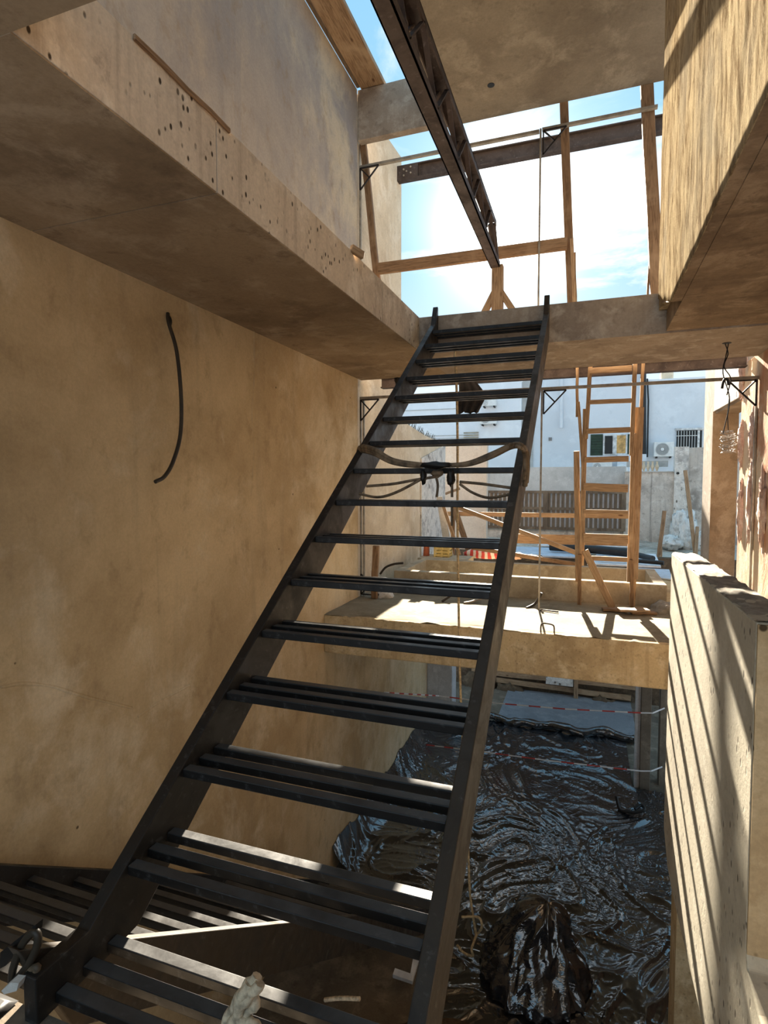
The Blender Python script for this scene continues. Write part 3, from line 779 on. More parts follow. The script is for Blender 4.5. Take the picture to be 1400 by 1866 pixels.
timber('brace', (-1.13, 5.88, Z_UP_T), (-.91, 5.88, 1.93), .06, .06, M['plank'], tg, (0, 1, 0))
timber('brace', (-.60, 5.88, Z_UP_T), (-.86, 5.88, 1.93), .06, .06, M['plank'], tg, (0, 1, 0))

ib = thing('steel_girder', 'rusty steel girder spanning high across the open sky', 'girder', (-1, 7.72, 4.2))
IL, IR = WX - .03, 3.2
MB().box((IL, 7.72, 4.2), (IR, 7.82, 4.215)).box((IL, 7.72, 4.385), (IR, 7.82, 4.40)).build('flange', M['rust'], ib)
MB().box((IL, 7.765, 4.215), (IR, 7.775, 4.385)).build('web', M['rust'], ib)
MB().box((IL, 7.722, 4.215), (IL + .3, 7.765, 4.385)).build('splice_plate', M['rust'], ib)
for k, (dx, dz) in enumerate(((.1, .04), (.1, .12), (.2, .06), (.2, .14), (.14, .09))):
    MB().tube([(IL + dx, 7.71, 4.215 + dz), (IL + dx, 7.722, 4.215 + dz)], .012, 8).build('bolt', M['frame'], ib)
sb = thing('steel_girder', 'dark steel joist under the edge of the upper floor', 'girder', (.4, 6.62, 1.19))
MB().box((-2.4, 6.58, 1.155), (1.48, 6.68, 1.17)).box((-2.4, 6.58, 1.265), (1.48, 6.68, 1.28)).build('flange', M['truss'], sb)
MB().box((-2.4, 6.62, 1.17), (1.48, 6.64, 1.265)).build('web', M['truss'], sb)

pr = [('long pine prop standing between sky and girder, reaching the roof', PY(1028, 186, 6.34), PY(1042, 560, 6.34), .085, .06, 'pine_dark'),
      ('leaning pine prop beside the raked plaster wall', PY(1179, 152, 6.34), PY(1198, 560, 6.34), .115, .07, 'pine_dark'),
      ('pine prop leaning against the end of the skylight wall', PY(662, 262, 6.34), PY(686, 495, 6.34), .075, .05, 'pine_dark'),
      ('thin stick beside the long pine prop', PY(1048, 460, 6.38), PY(1050, 556, 6.38), .018, .02, 'pine'),
      ('thin stick leaning low beside the leaning prop', PY(1187, 435, 6.38), PY(1180, 545, 6.38), .02, .02, 'pine_dark')]
def reach(p, q, z):
    """carry the foot q down its own line to height z"""
    t = (z - p.z) / (q.z - p.z); return p + (q - p) * t
for lab, p, q, w, d, mt in pr:
    tag(timber('timber_prop', p, reach(p, q, Z_UP_T), w, d, M[mt], None, (1, 0, 0), .004), lab, 'prop')
tag(timber('guard_rail', PY(690, 490, 6.27), PY(1034, 444, 6.27), .125, .04, M['pine_dark'], None, (0, 0, 1), .003), 'horizontal pine guard rail above the top of the stair', 'rail')
tag(timber('timber_prop', PY(1042, 435, 6.26), reach(PY(1042, 435, 6.26), PY(1047, 556, 6.26), Z_UP_T), .035, .03, M['pine'], None, (1, 0, 0)), 'short split batten nailed to the long pine prop', 'prop')

# steel sub-frames of the two openings with braced corners
def subframe(x0, x1, z0, z1, label, corners, jambs):
    Y = 6.25
    t = thing('window_subframe', label, 'frame', ((x0 + x1) / 2, Y, z0), 'steel sub-frames in the wall openings')
    MB().box((x0, Y - .02, z1 - .028), (x1, Y + .02, z1)).build('head', M['frame'], t)
    for x in jambs: MB().box((x - .009, Y - .012, z0), (x + .009, Y + .012, z1)).build('jamb', M['frame'], t)
    s = .24
    for (cx, cz) in corners:
        sx = 1 if cx == x0 else -1; sz = 1 if cz == z0 else -1
        a, b, c = Vector((cx + sx * .015, Y - .03, cz + sz * .04)), Vector((cx + sx * s, Y - .03, cz + sz * .04)), Vector((cx + sx * .015, Y - .03, cz + sz * (s + .04)))
        m = MB()
        for p, q in ((a, b), (a, c), (b, c), (a, (b + c) / 2)): m.bar(p, q, .014, .014)
        m.build('corner_brace', M['bracket'], t)
    return t
subframe(WX + .01, -.476, Z_MID, 1.005, 'slim steel opening frame against the party wall on the middle floor', [(WX + .01, 1.005), (WX + .01, Z_MID)], (WX + .012, WX + .05))
subframe(-.46, 1.49, Z_MID, 1.0, 'slim steel opening frame around the ladder on the middle floor', [(-.46, 1.0), (1.49, 1.0)], (-.465, 1.485))
subframe(WX + .01, -.528, Z_UP_T, 3.64, 'slim steel opening frame on the upper floor against the party wall', [(WX + .01, 3.64)], (WX + .012,))
subframe(-.50, .58, Z_UP_T, 3.65, 'slim steel opening frame on the upper floor beside the raked wall', [(-.50, 3.65)], (-.515,))

# lower half of the party wall: the conduit
cd = [PX(306, 571, WX + .005), PX(308, 590, WX + .03), PX(322, 640, WX + .09), PX(330, 720, WX + .14), PX(329, 790, WX + .16), PX(316, 840, WX + .17), PX(300, 868, WX + .17), PX(283, 878, WX + .17)]
w_c = thing('wall_conduit', 'curved dark conduit dangling from the ochre wall', 'conduit', cd[0])
MB().tube(smooth_path(cd, 10), .012, 10).build('conduit_tube', M['conduit'], w_c)
MB().tube(smooth_path([PX(306, 571, WX + .0), PX(312, 585, WX + .04), PX(309, 600, WX + .04)], 6), .006, 6).build('wire_end', M['conduit'], w_c)
# strip of formwork left on the gallery edge
tag(timber('formwork_batten', (OX + .006, 1.60, Z_UP_T - .004), (OX + .006, 2.15, Z_UP_T - .006), .022, .012, M['pine_dark'], None, (0, 0, 1), .006), 'thin brown batten stuck along the gallery edge', 'batten')
tag(timber('wood_offcut', PX(640, 452, OX + .0), PX(662, 466, OX + .05), .05, .03, M['plank'], None), 'small wood offcut on the gallery edge under the frame', 'offcut')

# wires hanging from the soffit on the right
hw = thing('hanging_wires', 'thin black wires hanging from a hole in the soffit', 'wire', PZ(1325, 625, Z_UP - .02))
hp = PZ(1325, 625, Z_UP - .02)
MB().tube([hp + Vector((0, 0, -.004)), hp + Vector((0, 0, .01))], .035, 14).build('ceiling_box', M['dark'], hw)
for k, pts in enumerate(([(1322, 626), (1327, 645), (1320, 668), (1332, 690), (1325, 720)], [(1328, 626), (1323, 650), (1318, 680), (1330, 730), (1318, 790)])):
    MB().tube(smooth_path([Vector(PY(*p, hp.y)) for p in pts], 8), .0045, 6).build('wire', M['tape'], hw)
MB().tube(smooth_path([PY(*p, hp.y) for p in ((1316, 708), (1320, 692), (1326, 692), (1328, 702))], 6), .010, 6).build('wire', M['tape'], hw)
wc = thing('wire_coil', 'tangled coil of silver wire hanging in the doorway', 'wire', PY(1327, 800, 6.9))
cc = PY(1327, 805, 6.9); random.seed(3)
for k in range(5):
    pts = [cc + Vector((math.cos(a) * (.06 + random.uniform(-.02, .03)), math.sin(a) * .05, .12 - .24 * i / 30)) for i, a in enumerate([j * .63 + k for j in range(31)])]
    MB().tube(pts, .0028, 5).build('wire_loop', M['grille'], wc)
MB().tube([cc + Vector((0, 0, .12)), PY(1326, 755, 6.9), PY(1330, 722, 6.9)], .005, 5).build('wire', M['tape'], wc)

# ------------------------------------------------------------------ middle floor: planter trough, ladder, debris
pl = thing('planter_trough', 'long low rendered planter trough across the sunlit floor', 'planter', (-.7, 7.3, Z_MID))
zt = -1.115
MB().box((-2.30, 6.80, Z_MID), (.84, 6.92, zt)).build('front_wall', M['planter'], pl, bevel=.008)
MB().box((-2.28, 7.92, Z_MID), (.84, 8.04, zt)).build('back_wall', M['planter'], pl, bevel=.008)
MB().box((.72, 6.92, Z_MID), (.84, 7.92, zt - .002)).build('side_wall', M['planter'], pl, bevel=.008)
MB().box((-2.30, 6.92, Z_MID), (-2.18, 7.92, zt - .002)).build('side_wall', M['planter'], pl, bevel=.008)

ld = thing('wooden_ladder', 'tall home-made pine ladder standing in front of the planter', 'ladder', (.2, 6.62, Z_MID))
def LY(y):  # lean: foot at Y 6.66, head at 6.40
    return 6.40 + .27 * (y - 660) / 445
def LP(x, y, off=0): return PY(x, y, LY(y) + off)
def lt(name, x0, y0, x1, y1, w, d, mat='pine', off=0.0): return timber(name, LP(x0, y0, off), LP(x1, y1, off), w, d, M[mat], ld, (1, 0, 0), .003)
lt('rail', 1077, 657, 1068, 800, .042, .05); lt('rail', 1067, 745, 1060, 1030, .05, .05, 'pine', .02)
lt('rail', 1158, 655, 1151, 830, .042, .05); lt('rail', 1155, 790, 1147, 1060, .05, .05, 'pine', .02)
lt('rail', 1166, 742, 1155, 1055, .085, .03, 'pine', .06); lt('rail', 1160, 915, 1152, 1105, .06, .035, 'pine', .10)
lt('stay', 1052, 659, 1052, 760, .03, .04, 'pine', .06); lt('stay', 1054, 732, 1063, 860, .032, .04, 'pine', .03)
lt('stay', 1051, 822, 1054, 1060, .06, .04, 'pine', .07); lt('stay', 1173, 653, 1166, 790, .032, .04, 'pine', .10)
lt('leg', 1057, 1010, 1056, 1104, .04, .035, 'pine_dark', -.02); lt('leg', 1151, 1020, 1152, 1106, .036, .035, 'pine_dark', -.02)
for (x0, y0, x1, y1, w) in ((1075, 676, 1152, 671, .06), (1073, 733, 1151, 730, .045), (1068, 786, 1149, 783, .055), (1065, 838, 1146, 836, .06), (1064, 887, 1145, 890, .085), (1063, 932, 1145, 934, .045), (1063, 980, 1145, 983, .10), (1075, 1017, 1144, 1020, .05)):
    timber('rung', LP(x0, y0, -.03), LP(x1, y1, -.03), w, .025, M['pine'], ld, (0, 0, 1), .002)
timber('brace', LP(1066, 1003, -.06), PZ(1116, 1107, Z_MID + .01), .075, .03, M['pine'], ld, (1, 0, 0))

def rails(p, q, w, d, mat, name, label, cat, side=(0, 0, 1)): return tag(timber(name, p, q, w, d, M[mat], None, side, .004), label, cat)
# balustrade boards beyond the planter
hr = thing('plank_barrier', 'rough pine barrier of two long boards in front of the gate', 'barrier', PY(990, 1010, 9.1))
timber('board', PY(812, 936, 9.1), PY(1146, 941, 9.1), .07, .03, M['pine'], hr)
timber('board', PY(930, 981, 9.1), PY(1148, 986, 9.1), .15, .03, M['pine'], hr)
for x in (1055, 1150): timber('post', PY(x, 915, 9.14), Vector((PY(x, 915, 9.14).x, 9.14, -1.45)), .06, .05, M['pine'], hr, (1, 0, 0))
timber('post', PY(826, 925, 9.14), Vector((PY(826, 925, 9.14).x, 9.14, -1.45)), .06, .05, M['pine_dark'], hr, (1, 0, 0))
rails(PY(828, 922, 8.5), PY(1062, 1012, 8.1), .06, .04, 'plank', 'loose_pole', 'long pale pole sloping down behind the stair towards the ladder', 'pole')
rails(PY(860, 998, 8.3), PY(1062, 1030, 8.02), .055, .04, 'pine_dark', 'loose_pole', 'brown pole lying on the rim of the planter', 'pole')
rails(PY(838, 890, 11.3), PY(812, 900, 11.3), .05, .04, 'pine_dark', 'loose_pole', 'short stick leaning on the pink wall', 'pole')
for (x0, y0, x1, y1, Y, w, mt, lab) in ((1211, 931, 1197, 1045, 12.3, .07, 'pine_dark', 'upright plank stuck in the rubble left of the pair'), (1205, 985, 1203, 1045, 12.25, .05, 'pine', 'short stake beside the upright plank in the rubble'), (1249, 857, 1267, 1006, 13.0, .07, 'plank', 'tall stick leaning on the white pillar'), (1271, 960, 1269, 1003, 12.9, .06, 'plank', 'short stump behind the tall leaning stick')):
    a = PY(x0, y0, Y); b = PY(x1, y1, Y - .2); tag(timber('garden_stake', a, reach(a, b, -1.5), w, .05, M[mt], None, (1, 0, 0), .005), lab, 'stake')

# garden litter
def patch(name, pts, z, th, mat, label, cat):
    P = [PZ(x, y, z) for x, y in pts]
    return tag(MB().prism(P, (0, 0, th)).build(name, M[mat], None, P[0], bevel=.004), label, cat)
gz = -1.38
patch('plastic_sheet', ((905, 1012), (1060, 1018), (1055, 1002), (930, 998)), gz, .03, 'sheetblue', 'pale blue sheet lying behind the planter left of the ladder', 'sheet')
patch('plastic_sheet', ((1070, 1030), (1205, 1035), (1195, 1012), (1090, 1010)), gz, .03, 'sheetwhite', 'white sheet lying on the ground behind the ladder', 'sheet')
patch('plastic_sheet', ((980, 996), (1150, 998), (1140, 988), (985, 987)), gz, .03, 'sheetwhite', 'long white sheet below the garden gate', 'sheet')
patch('metal_sheet', ((1140, 1046), (1226, 1058), (1220, 1040), (1150, 1036)), gz + .02, .02, 'sheetblue', 'bluish metal sheet at the right end of the planter', 'sheet')
def groundpipe(x0, y0, x1, y1, r, label):
    z = gz + .05 + r; pipe('loose_pipe', [PZ(x0, y0, z), PZ((x0 + x1) / 2, (y0 + y1) / 2 - 1, z), PZ(x1, y1, z)], r, M['pipeblack'], label, 'pipe')
groundpipe(1003, 996, 1145, 1007, .08, 'fat black pipe lying on the ground behind the ladder')
groundpipe(1140, 1008, 1190, 1018, .05, 'thinner black pipe on the ground right of the ladder')
groundpipe(1088, 1018, 1210, 1026, .035, 'thin black pipe over the white sheet')
for k, (x, y, s, mt, lab) in enumerate(((1224, 985, .22, 'rubble', 'whitewashed rubble lump left under the grimy wall'), (1272, 980, .24, 'rubble', 'whitewashed rubble lump under the tall leaning stick'), (1250, 945, .3, 'rubble', 'broken white masonry against the back wall'))):
    c = PY(x, y, 13.6 + .2 * k); tag(MB().blob((c.x, c.y, -1.3), (s, .4, c.z + 1.3 + s * .5), .35, 2.4, 24, 16, k * 5, -.25).build('rubble_lump', M[mt], None, c), lab, 'rubble')
# things on the planter rim and behind it
cr = thing('plastic_crate', 'pale yellow plastic crate on the planter rim by the garden wall', 'crate', PY(805, 1016, 8.2))
a, b = PY(791, 1016, 8.2), PY(819, 996, 8.2)
MB().box((a.x, 8.2, zt + .01), (b.x, 8.4, zt + .02)).build('base', M['yellow'], cr)
for k in range(3):
    z = a.z + .02 + k * .05
    m = MB(); m.box((a.x, 8.2, z), (b.x, 8.215, z + .03)); m.box((a.x, 8.385, z), (b.x, 8.4, z + .03)); m.box((a.x, 8.2, z), (a.x + .015, 8.4, z + .03)); m.box((b.x - .015, 8.2, z), (b.x, 8.4, z + .03)); m.build('crate_slat', M['yellow'], cr)
m = MB()
for x in (a.x + .01, (a.x + b.x) / 2, b.x - .01):
    m.box((x - .012, 8.195, zt + .005), (x + .012, 8.21, b.z)); m.box((x - .012, 8.39, zt + .005), (x + .012, 8.405, b.z))
m.build('corner_post', M['yellow'], cr)
MB().box((-2.34, 8.02, -1.45), (-1.6, 8.5, zt + .005)).build('ledge', M['planter'], pl)
tag(MB().prism([PY(826, 1012, 8.6), PY(812, 1012, 8.6), PY(795, 905, 8.7), PY(806, 905, 8.7)], (0, .03, 0)).build('leaning_sheet', M['grey_band'], None, PY(820, 1012, 8.6)), 'grey sheet leaning behind the yellow crate', 'sheet')
tag(timber('leaning_board', PY(838, 1012, 8.45), PY(806, 915, 8.58), .05, .03, M['plank'], None), 'narrow board leaning beside the grey sheet', 'board')
tag(timber('leaning_board', PY(858, 1014, 8.9), PY(828, 925, 9.0), .09, .04, M['gatewood'], None), 'dark board leaning under the barrier end', 'board')
tag(MB().tube([PY(777, 1016, 8.3), PY(778, 985, 8.3)], [.05, .04], 10).build('clay_pipe', M['terracotta'], None, PY(777, 1016, 8.3)), 'upright terracotta pipe beside the yellow crate', 'pipe')
tag(MB().blob(PY(890, 1008, 8.7), (.36, .16, .09), .3, 2, 24, 14, 2, -.08).build('striped_sack', M['striped'], None, PY(890, 1012, 8.7)), 'red and white striped sack behind the planter rim', 'sack')
tag(MB().blob(PY(918, 1004, 8.8), (.12, .1, .08), .3, 2, 20, 12, 9).build('cloth_bundle', M['green'], None, PY(918, 1010, 8.8)), 'green cloth bundle beside the striped sack', 'cloth')
tag(MB().blob(PY(968, 1016, 8.5), (.16, .1, .045), .3, 2, 20, 12, 4).build('cloth_bundle', M['cloth'], None, PY(968, 1020, 8.5)), 'black cloth bundle behind the planter right of the stringer', 'cloth')
tag(MB().blob(PY(944, 1013, 8.5), (.09, .08, .05), .3, 2, 20, 12, 5).build('cloth_bundle', M['drip'], None, PY(944, 1018, 8.5)), 'pink cloth bundle beside the black one', 'cloth')
# on the slab
fl = Z_MID + .01
tag(MB().blob(PZ(699, 1087, fl), (.13, .10, .09), .12, 1.5, 24, 14, 1, -.01).build('boulder', M['rubble'], None, PZ(699, 1087, fl)), 'rounded white stone beside the party wall end', 'stone')
tag(timber('split_post', PZ(683, 1090, fl), PZ(683, 1090, fl) + Vector((.02, .0, .62)), .07, .05, M['pine_dark'], None, (1, 0, 0), .012), 'splintered grey post standing by the party wall', 'post')
def stub(pts, r, label, mat='conduit'):
    P = smooth_path(pts, 8); tag(MB().tube(P, r, 8).build('conduit_stub', M[mat], None, P[0]), label, 'conduit')
stub([PY(693, 1046, 6.7), PY(703, 1034, 6.7), PY(718, 1028, 6.7), PY(735, 1026, 6.7)], .014, 'bent dark conduit end rising beside the splintered post')
stub([PZ(806, 1096, fl), PY(822, 1085, 6.35)], .014, 'short conduit stub left of the hanging rope')
stub([PZ(846, 1099, fl), PZ(858, 1097, fl + .01), PY(876, 1091, 6.4)], .014, 'pale conduit stub right of the hanging rope', 'frame')
stub([PZ(960, 1108, fl), PY(975, 1100, 6.35), PY(985, 1085, 6.4), PY(987, 1080, 6.4)], .014, 'curved conduit end beside the frame upright')
stub([PZ(985, 1111, fl + .008), PZ(1018, 1115, fl + .008)], .008, 'short rusty rod lying at the foot of the frame upright', 'rust')
ub = thing('rebar_loop', 'rusty rebar loop standing on the slab lip', 'rebar', PY(998, 1152, 5.33))
MB().tube(smooth_path([PY(986, 1158, 5.33), PY(986, 1142, 5.33), PY(990, 1136, 5.33), PY(1005, 1138, 5.33), PY(1010, 1143, 5.33), PY(1010, 1160, 5.33)], 8), .007, 8).build('bent_rod', M['rust'], ub)
for k, (x0, y0, x1, y1, w, dz, lab) in enumerate(((1098, 1110, 1142, 1112, .11, 0, 'brown plank offcut lying below the ladder brace'), (1128, 1111, 1182, 1112, .12, .03, 'grey plank offcut on top of the other by the ladder foot'), (1150, 1116, 1196, 1117, .08, 0, 'small plank offcut in front of the pair by the planter'))):
    tag(timber('plank_offcut', PZ(x0, y0, fl + .015 + dz), PZ(x1, y1, fl + .015 + dz), w, .025, M['pine_dark' if k != 1 else 'plank'], None, (0, 1, 0), .004), lab, 'plank')
tag(MB().blob(PZ(1213, 1114, fl), (.16, .2, .10), .25, 2, 24, 14, 8, -.01).build('concrete_lump', M['capping'], None, PZ(1213, 1114, fl)), 'broken concrete lump at the corner of the planter', 'rubble')
# dark cloth hanging under the joist
hc = PY(855, 688, 6.50)
def hanging_cloth():
    nu, nv = 36, 20; vs = []; fs = []
    prof = [(0, 838, 880), (.25, 836, 868), (.45, 836, 880), (.7, 834, 884), (1, 834, 872)]
    for j in range(nv + 1):
        t = j / nv; y = 676 + 76 * t
        for a, b in zip(prof, prof[1:]):
            if a[0] <= t <= b[0]:
                s = (t - a[0]) / (b[0] - a[0]); x0 = a[1] + (b[1] - a[1]) * s; x1 = a[2] + (b[2] - a[2]) * s
        for i in range(nu):
            u = 2 * math.pi * i / nu; q = .5 - .5 * math.cos(u)
            p = PY(x0 + (x1 - x0) * q, y + (6 * noise.noise(Vector((q * 6, 0, 0))) if j == nv else 0), 6.50)
            vs.append(p + Vector((0, math.sin(u) * .05 + .025 * math.sin(q * 22 + t * 3) * (.3 + t), 0)))
    for j in range(nv):
        for i in range(nu):
            a, b = j * nu + i, j * nu + (i + 1) % nu; fs.append((a, b, b + nu, a + nu))
    fs.append(tuple(range(nu - 1, -1, -1)))
    tag(MB().add(vs, fs, True).build('hanging_cloth', M['cloth'], None, hc), 'dark crumpled cloth hanging below the joist behind the treads', 'cloth')
hanging_cloth()
tag(MB().blob(PY(727, 692, 6.30), (.05, .04, .07), .5, 3, 20, 14, 6).build('rag', M['tape'], None, PY(727, 688, 6.42)), 'black rag tucked under the gallery end beside the stringer', 'rag')
tag(timber('soffit_batten', PY(736, 690, 6.36), PY(882, 675, 6.36), .03, .025, M['pine'], None), 'pale batten lying along the joist at the floor edge', 'batten')

# ------------------------------------------------------------------ basement: sheeting, tape, bag
def sheeting():
    x0, x1, y0, y1 = WX + .012, 1.35, 4.15, 9.9; nx, ny = 250, 350; vs = []; fs = []
    for j in range(ny + 1):
        for i in range(nx + 1):
            x = x0 + (x1 - x0) * i / nx; y = y0 + (y1 - y0) * j / ny
            p = Vector((x, y, 0))
            w = p + Vector((noise.noise(p * .9 + Vector((5, 0, 0))), noise.noise(p * .9 + Vector((0, 9, 0))), 0)) * .9
            a = 1 - abs(noise.noise(Vector((w.x * 2.6, w.y * 1.5, 1)))) * 2
            b = 1 - abs(noise.noise(Vector((w.x * 5.5 + 3, w.y * 6.5, 4)))) * 2
            c3 = 1 - abs(noise.noise(Vector((w.x * 11, w.y * 13 + 2, 7)))) * 2
            z = Z_FL + .02 + .030 * max(0, a) ** 6 + .010 * max(0, b) ** 6 + .003 * max(0, c3) ** 4 + .015 * noise.noise(p * 1.2)
            for (ax, ay, bx_, by, hh, ww) in ((-.35, 6.2, 1.0, 7.9, .05, .05), (-.75, 5.7, .6, 5.35, .035, .04), (-.9, 8.6, .6, 7.8, .03, .04), (-.6, 9.6, .72, 8.3, .07, .06), (-1.9, 7.9, -1.2, 9.6, .08, .07)):
                dx, dy = bx_ - ax, by - ay; t = max(0, min(1, ((x - ax) * dx + (y - ay) * dy) / (dx * dx + dy * dy)))
                d = math.hypot(x - ax - dx * t, y - ay - dy * t) + .07 * noise.noise(Vector((x * 3.1, y * 3.1, 8))); z += .55 * hh * (.6 + .6 * noise.noise(Vector((x * 2, y * 2, 3)))) * math.exp(-(d / (ww * .7)) ** 2)
            e = (x - x0)
            if e < .3: z += .34 * (1 - e / .3) ** 2.2 * (.8 + .4 * noise.noise(Vector((0, y * 1.7, 2)))); 
            vs.append((x, y, z))
    for j in range(ny):
        for i in range(nx):
            xm, ym = x0 + (x1 - x0) * (i + .5) / nx, y0 + (y1 - y0) * (j + .5) / ny
            if (xm < -1.22 and ym < 5.42) or (xm < -2.02 and 9.22 < ym) or (xm > .66 and ym > 8.34): continue
            a = j * (nx + 1) + i; fs.append((a, a + 1, a + nx + 2, a + nx + 1))
    t = thing('plastic_sheeting', 'glossy black polythene sheeting spread over the basement floor', 'sheeting', (-.5, 7, Z_FL))
    MB().add(vs, fs, True).build('sheet', M['tarp'], t)
    pts = []; rr = []
    for k in range(61):
        s = k / 60; x = -1.75 + 2.55 * s
        pts.append((x, 9.9 + .05 * math.sin(s * 17) - .35 * s * 0, Z_FL + .09 + .02 * math.sin(s * 25))); rr.append(.07 + .025 * noise.noise(Vector((s * 14, 0, 0))))
    r = MB().tube(pts, rr, 12); vs = r.v
    r.v = [tuple(Vector(p) + Vector((0, 1, 1)) * .02 * noise.noise(Vector(p) * 7)) for p in vs]
    r.build('rolled_edge', M['tarp'], t)
    MB().prism([(-2.08, 9.28, Z_FL), (-1.78, 9.5, Z_FL), (-1.98, 9.27, Z_FL + .55)], (.02, .06, 0)).build('raised_corner', M['tarp'], t)
sheeting()
def barrier(pts, label):
    P = [Vector(p) for p in pts]; t = thing('barrier_tape', label, 'tape', P[-1])
    for a, b in zip(P, P[1:]):
        n = max(1, int((b - a).length / .16))
        for k in range(n):
            p, q = a.lerp(b, k / n), a.lerp(b, (k + 1) / n)
            MB().bar(p, q, .018, .002, (0, .5, 1)).build('tape_strip', M['red'] if k % 2 else M['tapewhite'], t)
barrier([PX(700, 1262, WX + .3), PY(800, 1268, 8.35), PY(900, 1281, 8.35), PY(1030, 1292, 8.35), PY(1168, 1299, 8.38), (.90, 8.39, PY(1187, 1299, 8.39).z), (1.06, 8.52, PY(1209, 1290, 8.52).z)], 'red and white barrier tape, upper of two, round the slim column')
barrier([PX(760, 1355, WX + .02), PY(880, 1370, 8.35), PY(1000, 1386, 8.35), PY(1168, 1405, 8.38), (.90, 8.39, PY(1187, 1405, 8.39).z), (1.05, 8.52, PY(1212, 1398, 8.52).z)], 'red and white barrier tape, lower of two, above the black sheeting')
def binbag():
    c = Vector((-.36, 4.80, Z_FL + .06)); nu, nv = 110, 60; vs = []; fs = []
    for j in range(nv + 1):
        t = j / nv
        r = .44 * (1 - t ** 1.7) ** .6 * (.86 + .14 * math.cos(t * 5)) + .03
        for i in range(nu):
            a0 = 2 * math.pi * i / nu; a = a0 + .9 * t + .5 * noise.noise(Vector((math.cos(a0), math.sin(a0), t * 3)))
            d = Vector((math.cos(a), math.sin(a), 0))
            f1 = 1 - abs(noise.noise(Vector((d.x * 2.6, d.y * 2.6, t * 2.2)))) * 2.4
            f2 = 1 - abs(noise.noise(Vector((d.x * 6 + 3, d.y * 6, t * 4.0)))) * 2.4
            k = .86 + .22 * f1 * (.4 + t) + .09 * f2
            p = c + d * r * k + Vector((.10 * t * t, .04 * math.sin(t * 4), .66 * t + .07 * noise.noise(Vector((d.x * 2, d.y * 2, 7))) * t))
            p.z = max(p.z, Z_FL + .06); vs.append(p)
    for j in range(nv):
        for i in range(nu):
            a, b = j * nu + i, j * nu + (i + 1) % nu; fs.append((a, b, b + nu, a + nu))
    fs.append(tuple(range(nv * nu, nv * nu + nu)))
    tag(MB().add(vs, fs, True).build('bin_bag', M['bag'], None, c), 'slumped black bin bag on the sheeting beside the stair', 'bag')
binbag()
sc_ = PZ(1150, 1480, Z_FL + .06)
tag(MB().tube(smooth_path([sc_ + Vector(v) for v in ((-.17, .1, .12), (-.13, .02, .0), (-.05, .0, 0), (.06, .02, .0), (.16, .06, .03), (.13, .12, .05), (.05, .05, .02))], 8), [.02] * 49, 8).build('plastic_scrap', M['tape'], None, sc_), 'twisted black scrap lying on the sheeting', 'scrap')
# damp earth heap and litter under the lower flight
tag(MB().blob((-1.0, 3.3, Z_FL), (.75, .75, .35), .3, 2, 36, 20, 3, 0).build('earth_heap', M['earth'], None, (-1.0, 3.3, Z_FL)), 'brown earth heap on the basement floor under the stair', 'earth')
tag(MB().tube(smooth_path([PY(592, 1822, 3.0), PY(620, 1819, 3.0), PY(656, 1820, 3.0)], 6), .012, 8).build('conduit_stub', M['ropewhite'], None, PY(592, 1822, 3.0)), 'pale pipe end poking out of the earth heap', 'conduit')
wsn = PZ(740, 1770, Z_FL + .12)
tag(MB().prism([PZ(716, 1782, Z_FL + .1), PZ(752, 1794, Z_FL + .1), PZ(768, 1738, Z_FL + .14), PZ(756, 1735, Z_FL + .14), PZ(748, 1780, Z_FL + .12), PZ(720, 1770, Z_FL + .12)], (0, 0, .03)).build('paper_scrap', M['sheetwhite'], None, wsn), 'torn white paper scrap below the stair', 'scrap')
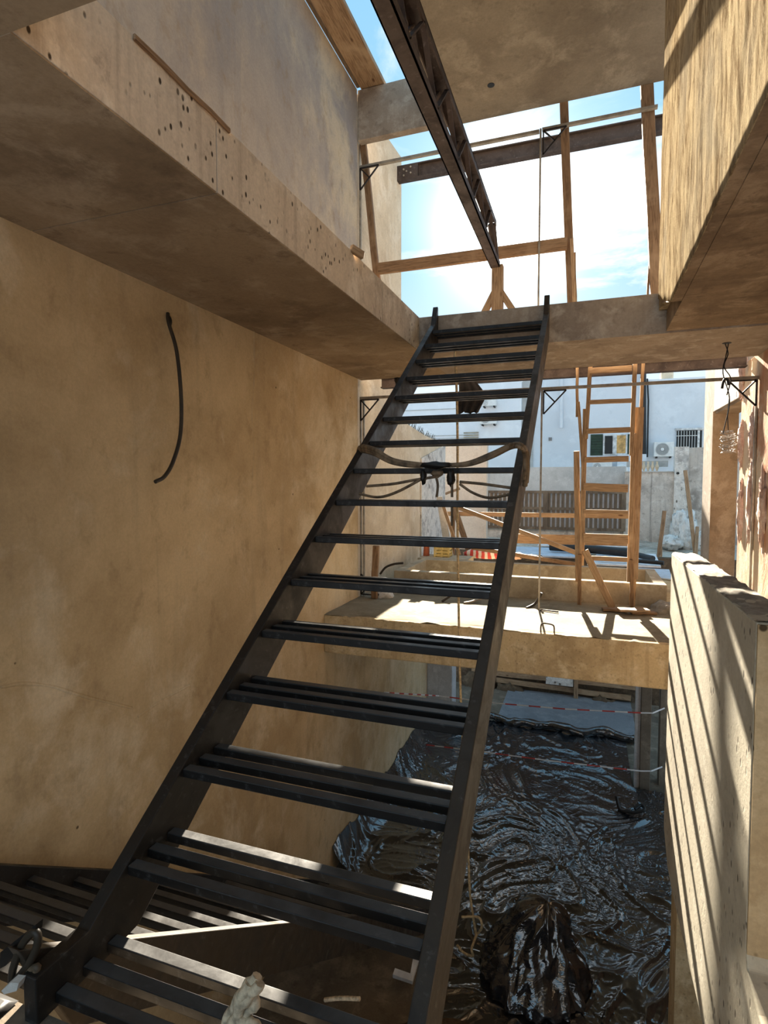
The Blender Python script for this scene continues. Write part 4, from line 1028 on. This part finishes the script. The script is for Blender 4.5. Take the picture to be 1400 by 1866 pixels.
# timber and rubble against the bank
for k, (x0, y0, x1, y1, w, lab) in enumerate(((860, 1216, 1160, 1248, .2, 'long grey plank against the earth bank below the slab'), (905, 1238, 1150, 1272, .10, 'second plank lower on the earth bank'), (1000, 1205, 1160, 1228, .16, 'plank just under the slab edge on the bank'))):
    tag(timber('bank_plank', PY(x0, y0, 11.65), PY(x1, y1, 11.65), w, .06, M['plank'], None, (0, 0, 1), .02), lab, 'plank')
tag(timber('bank_stake', PY(1050, 1238, 11.58), PY(1050, 1268, 11.58) + Vector((0, 0, -.2)), .08, .06, M['plank'], None, (1, 0, 0)), 'stake holding the planks of the bank', 'stake')
tag(MB().box(tuple(PY(995, 1246, 11.5)), tuple(PY(1045, 1234, 11.62))).build('broken_block', M['rubble'], None, PY(1015, 1240, 11.5)), 'pale broken block resting on the bank', 'block')
for k, (x, y, s) in enumerate(((870, 1245, .3), (930, 1262, .28), (1100, 1285, .25))):
    c = PY(x, y, 11.6); tag(MB().blob((c.x, 11.62, c.z - .1), (s * 1.2, .10, s), .4, 2.5, 24, 14, k * 4).build('earth_clod', M['earth'], None, c), ('clod of earth at the %s of the bank' % ('left', 'middle', 'right')[k]), 'earth')

# ------------------------------------------------------------------ landing corner: cable loop and scraps
cl2 = thing('cable_loop', 'stiff dark cable looped at the foot of the stair', 'cable', (-1.55, 1.0, LZ))
def q(x, y, Y=1.02): return PY(x, y, Y)
MB().tube(smooth_path([q(22, 1792), q(24, 1765), q(40, 1722), q(58, 1700), q(68, 1702), q(68, 1722), q(56, 1750), q(38, 1775), q(20, 1796)], 8), .010, 8).build('cable_strand', M['conduit'], cl2)
MB().tube(smooth_path([q(46, 1796), q(54, 1770), q(68, 1762), q(64, 1775), q(52, 1800)], 8), .009, 8).build('cable_strand', M['cable'], cl2)
MB().prism([q(0, 1736), q(66, 1684), q(64, 1700), q(10, 1760), q(0, 1765)], (0, .02, 0)).build('fin', M['tape'], cl2)
tag(MB().prism([q(2, 1806, .98), q(20, 1790, .98), q(34, 1792, .98), q(30, 1806, .98), q(8, 1812, .98)], (0, .02, .004)).build('paper_scrap', M['peel'], None, q(15, 1808, .98)), 'crumpled grey scrap at the landing edge', 'scrap')

def corner_dark_cover():  # crumpled black cover, added to keep the sunlit landing corner dark
    nx, ny = 40, 30; vs = []; fs = []
    for j in range(ny + 1):
        for i in range(nx + 1):
            x = -2.48 + 1.07 * i / nx; y = .40 + .635 * j / ny
            e = min(i, nx - i, j, ny - j) / 6
            vs.append((x, y, LZ + .004 + min(1, e) * (.045 + .06 * abs(noise.fractal(Vector((x * 3, y * 3, 4)), 1, 2, 3))) ))
    for j in range(ny):
        for i in range(nx):
            a = j * (nx + 1) + i; fs.append((a, a + 1, a + nx + 2, a + nx + 1))
    fs.append(tuple([i for i in range(nx + 1)][::-1] + [k * (nx + 1) for k in range(1, ny + 1)] + [ny * (nx + 1) + i for i in range(1, nx + 1)] + [k * (nx + 1) + nx for k in range(ny - 1, 0, -1)]))
    tag(MB().add(vs, fs, True).build('dark_cover', M['tape'], None, (-1.8, .7, LZ)), 'added black cover that darkens the landing by the stair foot', 'sheet')
corner_dark_cover()
